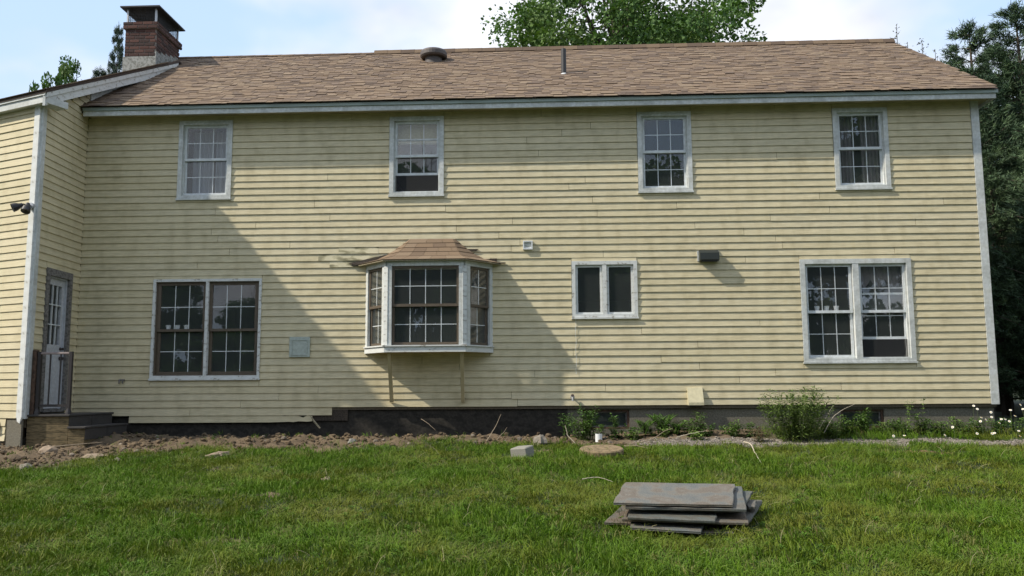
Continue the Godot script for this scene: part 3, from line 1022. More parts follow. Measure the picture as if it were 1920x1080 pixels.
func make_windows() -> void:
	var labels := ["upper window with white curtains, leftmost on the upper floor", "upper window with a cream blind and raised lower sash, above the bay",
		"upper window third from the left, above the casement", "upper window nearest the right corner, with dark drapes"]
	for i in 4:
		var u: Array = UPPER[i]
		var w := window_part(labels[i])
		surround(w, u[0], u[1], 4.06, 5.49, M.trim, 0.075)
		double_hung(w, u[0] + 0.088, u[1] - 0.088, 4.155, 5.405, M.vinyl, M.vinyl, 0.51, 0.30 if i == 1 else 0.0)
	var l := window_part("twin brown-sashed window on the lower floor, beside the back door")
	surround(l, -6.82, -4.92, 0.93, 2.67, M.peeling, 0.045, 0.05, M.brown_sash)
	double_hung(l, -6.75, -5.897, 1.034, 2.60, M.brown_sash, M.vinyl, 0.48, 0.0, 0.0, 3, 0.055)
	double_hung(l, -5.843, -4.99, 1.034, 2.60, M.brown_sash, M.vinyl, 0.48, 0.0, 0.0, 3, 0.055)
	var r := window_part("twin white window on the lower floor near the right corner")
	surround(r, 4.22, 6.05, 1.14, 2.885, M.trim, 0.08, 0.10)
	double_hung(r, 4.31, 5.075, 1.238, 2.793, M.vinyl, M.vinyl, 0.49)
	double_hung(r, 5.195, 5.96, 1.238, 2.793, M.vinyl, M.vinyl, 0.49, 0.30)
	var c := window_part("small casement pair with peeling white frame")
	surround(c, 0.40, 1.505, 1.915, 2.90, M.peeling, 0.062, 0.07)
	sash(c, 0.468, 0.912, 1.995, 2.832, 0.0, 1, 1, M.peeling, M.vinyl, 0.035, 0.035, 0.035)
	sash(c, 0.993, 1.437, 1.995, 2.832, 0.0, 1, 1, M.peeling, M.vinyl, 0.035, 0.035, 0.035)

func on_face(o: Vector3, d: Vector3, n: Vector3) -> Transform3D:
	return Transform3D(Basis(d, Vector3.UP, n), o)

func make_bay() -> void:
	var bay := part("bay_window", house)
	bay.set_meta("label", "three-sided bay window with brown sashes and a small shingled roof")
	var A := Vector3(-3.10, 0, 0.0)
	var B := Vector3(-2.66, 0, 0.52)
	var C := Vector3(-1.38, 0, 0.52)
	var D := Vector3(-0.96, 0, 0.0)
	var plan := [A, B, C, D]
	# seat board below, apron round it, header above
	var seat := Geo.new()
	seat.slab([A + Vector3(0.0, 1.36, 0), B + Vector3(0, 1.36, 0), C + Vector3(0, 1.36, 0), D + Vector3(0.0, 1.36, 0)], Vector3(0, 0.08, 0))
	obj("seat_board", seat, M.strut, bay)
	var head := Geo.new()
	head.slab([A + Vector3(0, 2.79, 0), B + Vector3(0, 2.79, 0), C + Vector3(0, 2.79, 0), D + Vector3(0, 2.79, 0)], Vector3(0, 0.08, 0))
	obj("header", head, M.trim, bay)
	for i in 3:
		var p: Vector3 = plan[i]
		var q: Vector3 = plan[i + 1]
		var d := (q - p).normalized()
		var n := d.cross(Vector3.UP)
		var t := on_face(p, d, n)
		var len_ := p.distance_to(q)
		var ap := Geo.new()
		ap.tbox(t * Transform3D(Basis(), Vector3(len_ * 0.5, 1.405, 0.02)), Vector3(len_ + (0.06 if i == 1 else -0.01), 0.09, 0.035))
		ap.tbox(t * Transform3D(Basis(), Vector3(len_ * 0.5, 1.463, 0.022)), Vector3(len_ + (0.10 if i == 1 else -0.01), 0.022, 0.075))
		obj("apron", ap, M.peeling, bay)
		var fr := Geo.new()
		fr.tbox(t * Transform3D(Basis(), Vector3(len_ * 0.5, 2.825, 0.015)), Vector3(len_ - 0.01, 0.085, 0.026))
		var pw := 0.075 if i != 1 else 0.085
		for x in [pw * 0.5 + (0.0 if i != 2 else 0.045), len_ - pw * 0.5 - (0.0 if i != 0 else 0.045)]:
			fr.tbox(t * Transform3D(Basis(), Vector3(x, 2.128, 0.0)), Vector3(pw, 1.305, 0.05))
		obj("frame", fr, M.trim, bay)
		# a small node per face would be a level too many: build the sashes in face axes, then place them
		var x0 := (0.085 if i == 1 else 0.08) + (0.0 if i != 2 else 0.05)
		var x1 := len_ - ((0.085 if i == 1 else 0.08) + (0.0 if i != 0 else 0.05))
		var before := bay.get_child_count()
		double_hung(bay, x0, x1, 1.478, 2.778, M.brown_sash, M.vinyl, 0.5, 0.0, 0.0, 4 if i == 1 else 2)
		for k in range(before, bay.get_child_count()):
			bay.get_child(k).transform = t * Transform3D(Basis(), Vector3(0, 0, 0.012))
	# corner posts
	for p in [B, C]:
		var g := Geo.new()
		g.tbox(Transform3D(Basis(Vector3.UP, -PI * 0.125 if p == B else PI * 0.125), p + Vector3(0, 2.128, -0.012)), Vector3(0.07, 1.30, 0.07))
		obj("corner_post", g, M.peeling, bay)
	# roof: three flared faces of shingles between the eave line and a short line on the wall
	var ev := [Vector3(-3.27, 2.872, 0.03), Vector3(-2.72, 2.872, 0.61), Vector3(-1.33, 2.872, 0.61), Vector3(-0.80, 2.872, 0.03)]
	var tp := [Vector3(-2.37, 3.31, 0.03), Vector3(-2.34, 3.31, 0.06), Vector3(-1.62, 3.31, 0.06), Vector3(-1.59, 3.31, 0.03)]
	var at := func(i: int, s: float, u: float) -> Vector3:
		var e: Vector3 = ev[i].lerp(ev[i + 1], s)
		var w: Vector3 = tp[i].lerp(tp[i + 1], s)
		var m := e.lerp(w, pow(u, 0.58))
		m.y = lerpf(e.y, w.y, u)
		return m
	var under := Geo.new()
	for i in 3:
		for k in 8:
			under.quad(at.call(i, 0.0, (k + 1) / 8.0), at.call(i, 1.0, (k + 1) / 8.0), at.call(i, 1.0, k / 8.0), at.call(i, 0.0, k / 8.0))
	under.slab([ev[0] + Vector3(0, -0.014, 0), ev[1] + Vector3(0, -0.014, 0), ev[2] + Vector3(0, -0.014, 0), ev[3] + Vector3(0, -0.014, 0)], Vector3(0, 0.01, 0))
	obj("roof_board", under, M.splinter, bay)
	for i in 3:
		var nrm := [Vector3(-0.55, 0.75, 0.5), Vector3(0, 0.75, 0.66), Vector3(0.55, 0.75, 0.5)]
		for j in 5:
			var u0 := j / 5.0
			var u1 := minf((j + 1.18) / 5.0, 1.0)
			var wide := lerpf(ev[i].distance_to(ev[i + 1]), tp[i].distance_to(tp[i + 1]), u0)
			var s := 0.0
			while s < 0.999:
				var ds := rng.randf_range(0.2, 0.34) / maxf(wide, 0.25)
				var s1 := minf(s + ds, 1.0)
				if 1.0 - s1 < 0.08:
					s1 = 1.0
				var g := Geo.new()
				var lo := (nrm[i] as Vector3) * 0.003
				var hi := (nrm[i] as Vector3) * 0.016
				var e := 0.006 / maxf(wide, 0.25)
				g.hexa([at.call(i, s, u0) + lo, at.call(i, s1 - e, u0) + lo, at.call(i, s1 - e, u1) + lo * 0.5, at.call(i, s, u1) + lo * 0.5,
					at.call(i, s, u0) + hi, at.call(i, s1 - e, u0) + hi, at.call(i, s1 - e, u1) + lo * 1.4, at.call(i, s, u1) + lo * 1.4])
				obj("shingle", g, M.shingle[[0, 4, 0, 1, 2][rng.randi() % 5]], bay)
				s = s1
	# torn flashing and rotten trim at both ends of that roof
	var fl := Geo.new()
	fl.slab([Vector3(-3.42, 2.90, 0.03), Vector3(-3.27, 2.87, 0.05), Vector3(-2.95, 2.95, 0.035), Vector3(-2.70, 3.06, 0.03), Vector3(-2.86, 3.03, 0.028), Vector3(-3.08, 2.945, 0.03)], Vector3(0, 0.006, 0.012))
	fl.box(Vector3(-3.36, 2.865, 0.03), Vector3(-3.16, 2.90, 0.055))
	fl.box(Vector3(-0.99, 2.90, 0.028), Vector3(-0.87, 2.965, 0.042))
	fl.box(Vector3(-0.95, 2.874, 0.03), Vector3(-0.72, 2.892, 0.06))
	fl.slab([Vector3(-1.45, 3.10, 0.028), Vector3(-1.22, 3.10, 0.03), Vector3(-1.18, 3.13, 0.03), Vector3(-1.48, 3.135, 0.028)], Vector3(0, 0, 0.012))
	obj("torn_flashing", fl, M.rot, bay)
	# two struts down to the wall
	for x in [-2.645, -1.445]:
		var g := Geo.new()
		g.hexa([Vector3(x - 0.028, 0.54, 0.075), Vector3(x + 0.028, 0.54, 0.075), Vector3(x + 0.028, 0.54, 0.022), Vector3(x - 0.028, 0.54, 0.022),
			Vector3(x - 0.028 + 0.02, 1.359, 0.47), Vector3(x + 0.048, 1.359, 0.47), Vector3(x + 0.048, 1.359, 0.42), Vector3(x - 0.008, 1.359, 0.42)])
		obj("strut", g, M.strut, bay)

func make_fittings() -> void:
	# mushroom vent and soil pipe on the roof
	var v := Geo.new()
	v.lathe(Transform3D(Basis(), Vector3(-2.36, 7.52, -2.82)), [Vector2(0.19, 0.0), Vector2(0.18, 0.17), Vector2(0.26, 0.17), Vector2(0.283, 0.20), Vector2(0.283, 0.27), Vector2(0.262, 0.31), Vector2(0.2, 0.328), Vector2(0.0, 0.332)], 28)
	v.tbox(Transform3D(Basis(Vector3.RIGHT, 0.551), Vector3(-2.36, 7.60, -2.80)), Vector3(0.62, 0.02, 0.5))
	obj("roof_vent", v, M.roof_vent, house)
	var p := part("vent_pipe", house, Vector3(0.345, 6.66, -1.38))
	var g := Geo.new()
	g.lathe(Transform3D(), [Vector2(0.048, -0.1), Vector2(0.048, 0.575), Vector2(0.038, 0.578), Vector2(0.038, 0.4)], 16)
	obj("pipe", g, M.pipe, p)
	var k := Geo.new()
	k.lathe(Transform3D(), [Vector2(0.10, -0.05), Vector2(0.088, 0.06), Vector2(0.05, 0.085)], 18)
	obj("collar", k, M.white_plastic, p)
	# small louvred exhaust grille
	var e := part("exhaust_grille", house, Vector3(-0.34, 3.185, 0.02))
	var r := Geo.new()
	ring(r, -0.082, 0.082, -0.075, 0.075, 0.02, 0.02, 0.018, 0.018, -0.01, 0.045)
	obj("frame", r, M.white_plastic, e)
	for j in 4:
		var s := Geo.new()
		s.tbox(Transform3D(Basis(Vector3.RIGHT, 0.5), Vector3(0, -0.044 + 0.029 * j, 0.018)), Vector3(0.118, 0.024, 0.004))
		obj("slat", s, M.white_plastic, e)
	# pale green cover plate
	var c := part("cover_plate", house, Vector3(-4.235, 1.48, 0.02))
	c.set_meta("label", "square pale green cover plate on the clapboards")
	var cp := Geo.new()
	cp.cbox(Transform3D(Basis(Vector3.RIGHT, PI * 0.5), Vector3(0, 0, 0.012)), Vector3(0.355, 0.03, 0.345), 0.006)
	obj("plate", cp, M.mint, c)
	var rim := Geo.new()
	ring(rim, -0.135, 0.135, -0.135, 0.125, 0.012, 0.012, 0.012, 0.012, 0.0, 0.036)
	obj("raised_rim", rim, M.mint, c)
	# cream dryer hood low on the wall
	var h := part("dryer_hood", house, Vector3(2.41, 0.47, 0.0))
	var hd := Geo.new()
	hd.slab([Vector3(-0.125, 0.29, 0.01), Vector3(-0.125, 0.29, 0.035), Vector3(-0.125, 0.045, 0.15), Vector3(-0.125, 0.0, 0.15), Vector3(-0.125, 0.0, 0.01)], Vector3(0.25, 0, 0))
	obj("hood", hd, M.cream, h)
	var fp := Geo.new()
	fp.box(Vector3(-0.105, -0.018, 0.02), Vector3(0.105, -0.001, 0.135))
	obj("flap", fp, M.dark_metal, h)
	# wall lamp with wedge-shaped dark housing
	var l := thing("wall_lamp", "dark rectangular wall lamp on a white backplate, right of the casement", "lamp", Vector3(2.705, 2.96, 0.022))
	var hs := Geo.new()
	hs.slab([Vector3(-0.16, 0.095, 0.012), Vector3(-0.16, 0.095, 0.07), Vector3(-0.16, 0.04, 0.14), Vector3(-0.16, -0.075, 0.14), Vector3(-0.16, -0.09, 0.11), Vector3(-0.16, -0.09, 0.012)], Vector3(0.32, 0, 0))
	obj("housing", hs, M.plastic_dark, l)
	var bp := Geo.new()
	bp.box(Vector3(-0.185, -0.085, -0.012), Vector3(0.185, 0.09, 0.0118))
	obj("backplate", bp, M.trim, l)
	var ls := Geo.new()
	ls.box(Vector3(-0.13, -0.102, 0.03), Vector3(0.13, -0.0905, 0.12))
	obj("lens", ls, M.dark_metal, l)
	# twin floodlight at the corner of the wing
	var f := thing("flood_light", "twin grey floodlight at the white corner of the angled wing", "floodlight", Vector3(-8.13, 3.66, 1.515))
	var bx := Geo.new()
	bx.lathe(Transform3D(Basis(Vector3.RIGHT, PI * 0.5), Vector3(0, 0, 0)), [Vector2(0.0, 0.05), Vector2(0.05, 0.045), Vector2(0.055, 0.0)], 16)
	obj("box_cover", bx, M.galvanised, f)
	for q in [[Vector3(-0.12, -0.03, 0.16), Vector3(-0.72, -0.45, 0.55)], [Vector3(0.03, -0.05, 0.17), Vector3(0.05, -0.9, 0.45)]]:
		var d: Vector3 = q[1].normalized()
		var ax := d.cross(Vector3(0.2, 0.1, 1)).normalized()
		var t := Transform3D(Basis(ax, -d, ax.cross(-d).normalized()), q[0])
		var sh := Geo.new()
		sh.lathe(t, [Vector2(0.0, 0.075), Vector2(0.03, 0.07), Vector2(0.036, 0.03), Vector2(0.062, -0.02), Vector2(0.07, -0.085), Vector2(0.062, -0.085), Vector2(0.0, -0.06)], 18)
		obj("lamp_shade", sh, M.dark_metal, f)
		var ar := Geo.new()
		ar.tube([Vector3(0, 0, 0.03), q[0] * 0.6 + Vector3(0, 0.03, 0.02), q[0] - d * 0.07], [0.012, 0.012, 0.014], 8)
		obj("arm", ar, M.dark_metal, f)
	# garden tap
	var tp := thing("garden_tap", "small garden tap low on the clapboards, below the casement", "tap", Vector3(0.385, 0.61, 0.02))
	var tg := Geo.new()
	tg.tube([Vector3(0, 0, 0), Vector3(0, 0, 0.06), Vector3(0, -0.03, 0.09), Vector3(0, -0.06, 0.095)], [0.013, 0.013, 0.012, 0.014], 8)
	obj("spout", tg, M.galvanised, tp)
	var th := Geo.new()
	th.lathe(Transform3D(Basis(Vector3.RIGHT, 0.7), Vector3(0, 0.025, 0.055)), [Vector2(0.006, -0.03), Vector2(0.006, 0.0), Vector2(0.028, 0.004), Vector2(0.028, 0.012), Vector2(0.0, 0.014)], 10)
	obj("handle", th, M.bronze, tp)
	var tf := Geo.new()
	tf.lathe(Transform3D(Basis(Vector3.RIGHT, PI * 0.5), Vector3.ZERO), [Vector2(0.0, 0.008), Vector2(0.034, 0.006), Vector2(0.038, 0.0)], 14)
	obj("flange", tf, M.galvanised, tp)
	# old bracket on the left
	var ob := thing("wall_bracket", "small rusty twin bracket on the clapboards, left of the twin brown window", "bracket", Vector3(-7.30, 0.915, 0.02))
	for x in [-0.035, 0.035]:
		var bg := Geo.new()
		bg.tube([Vector3(x, 0.03, 0.0), Vector3(x, 0.03, 0.03), Vector3(x * 0.8, -0.02, 0.045), Vector3(x * 1.1, -0.03, 0.03)], [0.012, 0.013, 0.012, 0.01], 6)
		obj("hook", bg, M.old_wood, ob)
	var wp := Geo.new()
	wp.box(Vector3(-0.05, 0.015, -0.004), Vector3(0.05, 0.042, 0.008))
	obj("plate", wp, M.old_wood, ob)
	# loose wire below the casement
	var wi := Geo.new()
	var path := []
	for k2 in 12:
		path.append(Vector3(0.455 + 0.006 * sin(k2 * 1.7), 1.93 - 0.085 * k2, 0.035 + 0.006 * cos(k2 * 2.3)))
	var rad := []
	for q in path:
		rad.append(0.0032)
	wi.tube(path, rad, 5)
	tag(obj("loose_wire", wi, M.vinyl), "thin pale wire hanging from the casement sill down the clapboards", "wire")

func make_inside() -> void:
	# closed rooms, so that daylight enters only through the windows
	var w := Geo.new()
	w.box(Vector3(-8.15, -0.5, -7.6), Vector3(7.15, 5.9, -7.45))
	w.box(Vector3(7.15, -0.5, -7.6), Vector3(7.30, 5.575, -0.151))
	w.box(Vector3(-8.30, -0.5, -7.6), Vector3(-8.1505, 5.6, -0.0))
	obj("outer_wall", w, M.room, house)
	var p := Geo.new()
	for x in [-3.6, 0.0, 3.4]:
		p.box(Vector3(x, 3.22, -7.44), Vector3(x + 0.1, 5.55, -0.16))
	for x in [-4.3, 3.4]:
		p.box(Vector3(x, 0.46, -7.44), Vector3(x + 0.1, 2.98, -0.16))
	obj("partition", p, M.room, house)
	var f := Geo.new()
	f.box(Vector3(-8.14, 0.44, -7.44), Vector3(7.14, 0.4595, -0.16))
	f.box(Vector3(-8.14, 2.985, -7.44), Vector3(7.14, 3.215, -0.16))
	f.box(Vector3(-8.14, 5.555, -7.44), Vector3(7.14, 5.62, -0.16))
	obj("floor", f, M.room_floor, house)
	var g := Geo.new()   # walls of the wing behind what shows
	g.box(Vector3(-12.6, -0.5, -6.0), Vector3(-12.4, 5.4, -0.3))
	g.box(Vector3(-12.4, -0.5, -6.0), Vector3(-8.35, 5.6, -5.85))
	g.box(Vector3(-12.4, 0.3, -5.84), Vector3(-8.32, 0.44, 0.2))
	obj("wing_inner_wall", g, M.room, house)
	# curtains
	for s in [[-6.40, -6.02, "white sheer curtain, left half, in the leftmost upper window"], [-5.98, -5.60, "white sheer curtain, right half, in the leftmost upper window"]]:
		var c := obj("curtain", cloth(s[0], s[1], 4.10, 5.42, -0.42, 0.03, 4), M.curtain)
		tag(c, s[2], "curtain", "curtains of the leftmost upper window")
	var b := Geo.new()
	b.box(Vector3(-2.66, 5.06, -0.175), Vector3(-1.86, 5.42, -0.17))
	b.box(Vector3(-2.66, 5.045, -0.185), Vector3(-1.86, 5.06, -0.165))
	tag(obj("roller_blind", b, M.blind), "cream roller blind half lowered in the upper window above the bay", "blind")
	for s in [[4.95, 5.27, "dark drape, left half, in the upper window nearest the right corner"], [5.42, 5.74, "dark drape, right half, in the upper window nearest the right corner"]]:
		tag(obj("drape", cloth(s[0], s[1], 4.1, 5.42, -0.2, 0.025, 5), M.drape), s[2], "curtain", "drapes of the right upper window")
	var v := Geo.new()
	for k in 24:
		var x := 5.2 + 0.75 * k / 24.0
		var x2 := 5.2 + 0.75 * (k + 1) / 24.0
		var d1 := 2.55 - 0.13 * absf(sin((x - 5.2) * 12.6))
		var d2 := 2.55 - 0.13 * absf(sin((x2 - 5.2) * 12.6))
		v.quad(Vector3(x, 2.78, -0.19 + 0.008 * sin(x * 60)), Vector3(x2, 2.78, -0.19 + 0.008 * sin(x2 * 60)), Vector3(x2, d2, -0.18), Vector3(x, d1, -0.18))
	tag(obj("valance", v, M.drape), "dark scalloped valance in the right half of the twin white window", "curtain")
	# pots on the meeting rails inside
	for q in [[-6.60, 0], [-6.44, 1], [-6.28, 2], [4.52, 3], [4.68, 4], [4.84, 5]]:
		var pot := Geo.new()
		pot.lathe(Transform3D(Basis(), Vector3(q[0], 1.0 + (0.80 if q[1] < 3 else 1.02) + 0.012, -0.13)), [Vector2(0.0, 0.0), Vector2(0.034, 0.0), Vector2(0.046, 0.075), Vector2(0.04, 0.075), Vector2(0.03, 0.02)], 14)
		var names := ["left", "middle", "right"]
		tag(obj("flower_pot", pot, M.white_plastic), "%s one of three small pale pots inside the twin %s window" % [names[q[1] % 3], "brown-sashed" if q[1] < 3 else "white"], "pot", "small pots on window shelves")
	for q in [[-6.74, -5.92, 1.80, "brown-sashed"], [4.30, 5.08, 2.02, "white"]]:
		var sh := Geo.new()
		sh.box(Vector3(q[0], q[2] - 0.01, -0.20), Vector3(q[1], q[2] + 0.012, -0.085))
		obj("window_shelf", sh, M.room, house)

func cloth(x0: float, x1: float, y0: float, y1: float, z: float, amp: float, folds: int) -> Geo:
	var g := Geo.new()
	var n := folds * 6
	for k in n:
		var a := float(k) / n
		var b := float(k + 1) / n
		var za := z + amp * sin(a * folds * TAU)
		var zb := z + amp * sin(b * folds * TAU)
		g.quad(Vector3(lerpf(x0, x1, a), y1, za), Vector3(lerpf(x0, x1, b), y1, zb), Vector3(lerpf(x0, x1, b), y0, zb), Vector3(lerpf(x0, x1, a), y0, za))
	return g


# ---------------------------------------------------------------- trees
# leaves as folded kites, spread through the volume of many clumps
func leafy_crown(seed_: int, clumps: int, leaves: int, size: float, radius: Vector3, low: float, tones: Array) -> ArrayMesh:
	var r := RandomNumberGenerator.new()
	r.seed = seed_
	var g := Geo.new()
	g.colored = true
	for k in clumps:
		var d := Vector3(r.randfn(), r.randfn(), r.randfn()).normalized()
		d.y = maxf(d.y, low)
		var c := d * radius * pow(r.randf(), 0.38)
		var cr := r.randf_range(0.45, 1.0) * radius.x * 0.21
		var tone: Color = tones[r.randi() % tones.size()]
		for i in leaves:
			var q := Vector3(r.randfn(), r.randfn(), r.randfn()).normalized() * Vector3(1, 0.65, 1) * cr * 1.15 * pow(r.randf(), 0.45)
			var p := c + q
			var f := (q.normalized() + Vector3(r.randfn(), r.randfn() - 0.3, r.randfn()) * 0.7).normalized()
			var u := f.cross(Vector3(r.randfn(), r.randfn(), r.randfn())).normalized()
			var s := size * r.randf_range(0.6, 1.25)
			var v := f.cross(u).normalized()
			g.col = tone * r.randf_range(0.7, 1.3)
			var side := u * s * 0.42
			var dip := v * s * 0.12
			g.tri(p, p + f * s * 0.45 + side - dip, p + f * s)
			g.tri(p, p + f * s, p + f * s * 0.45 - side - dip)
	return g.mesh()

func trunk_shape(seed_: int, height: float, base: float, crown: Vector3, radius: Vector3, limbs: int) -> ArrayMesh:
	var r := RandomNumberGenerator.new()
	r.seed = seed_
	var g := Geo.new()
	var top := crown + Vector3(0, radius.y * 0.4, 0)
	g.tube([Vector3(0, -0.3, 0), Vector3(0.05, height * 0.3, 0.03), Vector3(crown.x * 0.6, crown.y * 0.75, crown.z * 0.5), crown, top], [base * 1.2, base, base * 0.7, base * 0.45, base * 0.1], 8)
	for k in limbs:
		var d := Vector3(r.randfn(), r.randfn() * 0.6 + 0.25, r.randfn()).normalized()
		var e := crown + d * radius * r.randf_range(0.65, 0.95)
		var s := Vector3(crown.x * 0.6, lerpf(crown.y * 0.7, crown.y, r.randf()), crown.z * 0.5)
		var m := s.lerp(e, 0.5) + Vector3(0, -0.25, 0)
		g.tube([s, m, e], [base * 0.34, base * 0.2, base * 0.05], 5)
		for j in 3:
			var e2 := e + Vector3(r.randfn(), r.randfn(), r.randfn()) * radius.x * 0.17
			g.tube([m.lerp(e, 0.4 + 0.2 * j), e2], [base * 0.1, base * 0.03], 4)
	return g.mesh()

func pine_shape(seed_: int, height: float, reach: float, whorls: int, tones: Array, droop: float, bare: float) -> Array:
	var r := RandomNumberGenerator.new()
	r.seed = seed_
	var wood := Geo.new()
	var g := Geo.new()
	g.colored = true
	wood.tube([Vector3(0, -0.3, 0), Vector3(0.06, height * 0.5, 0.04), Vector3(0, height * 0.97, 0)], [height * 0.022, height * 0.014, 0.01], 7)
	for w in whorls:
		var t := bare + (1.0 - bare) * w / whorls
		var y := height * t
		var n := 6 if t < 0.85 else 4
		for b in n:
			var a := TAU * (b + r.randf() * 0.7) / n + w * 1.3
			var l := reach * pow(1.0 - t, 0.75) * r.randf_range(0.65, 1.15) + 0.22
			var out := Vector3(cos(a), 0, sin(a))
			var s := Vector3(0, y, 0)
			var m := s + out * l * 0.55 + Vector3(0, (0.05 - droop) * l, 0)
			var e := s + out * l + Vector3(0, (0.22 - droop) * l, 0)
			wood.tube([s, m, e], [0.012 + 0.016 * l * 0.6, 0.01 + 0.006 * l, 0.005], 4)
			var tufts := int(7 + l * 13.0)
			for k in tufts:
				var f := pow(r.randf(), 0.65)
				var p := s.lerp(m, f * 2.0) if f < 0.5 else m.lerp(e, f * 2.0 - 1.0)
				if f < 0.2:
					continue
				p += out.cross(Vector3.UP) * r.randfn() * 0.14 * l + Vector3(0, r.randfn() * 0.06 * l, 0)
				needle_tuft(g, r, p, (out + Vector3(0, 0.5, 0)).normalized(), tones[r.randi() % tones.size()])
	for k in 6:
		needle_tuft(g, r, Vector3(r.randfn() * 0.04, height * (0.93 + 0.012 * k), r.randfn() * 0.04), Vector3.UP, tones[0])
	return [wood.mesh(), g.mesh()]

func needle_tuft(g: Geo, r: RandomNumberGenerator, p: Vector3, dir: Vector3, tone: Color) -> void:
	for i in 21:
		var f := (dir + Vector3(r.randfn(), r.randfn(), r.randfn()) * 0.75).normalized()
		var u := f.cross(Vector3(r.randfn(), r.randfn(), r.randfn())).normalized() * 0.013
		g.col = tone * r.randf_range(0.65, 1.3)
		var q := p + Vector3(r.randfn(), r.randfn(), r.randfn()) * 0.05
		g.tri(q - u, q + f * r.randf_range(0.11, 0.22), q + u)

func plant_tree(called: String, label: String, group: String, at: Vector3, turn: float, scale: Vector3, trunk: Mesh, crown: Mesh, crown_mat: Material, crown_at := Vector3.ZERO) -> Node3D:
	var t := thing(called, label, "tree", at, turn, group)
	var a := obj("trunk", trunk, M.bark, t)
	a.scale = scale
	var b := obj("crown", crown, crown_mat, t)
	b.transform = Transform3D(Basis().scaled(scale), crown_at * scale)
	return t

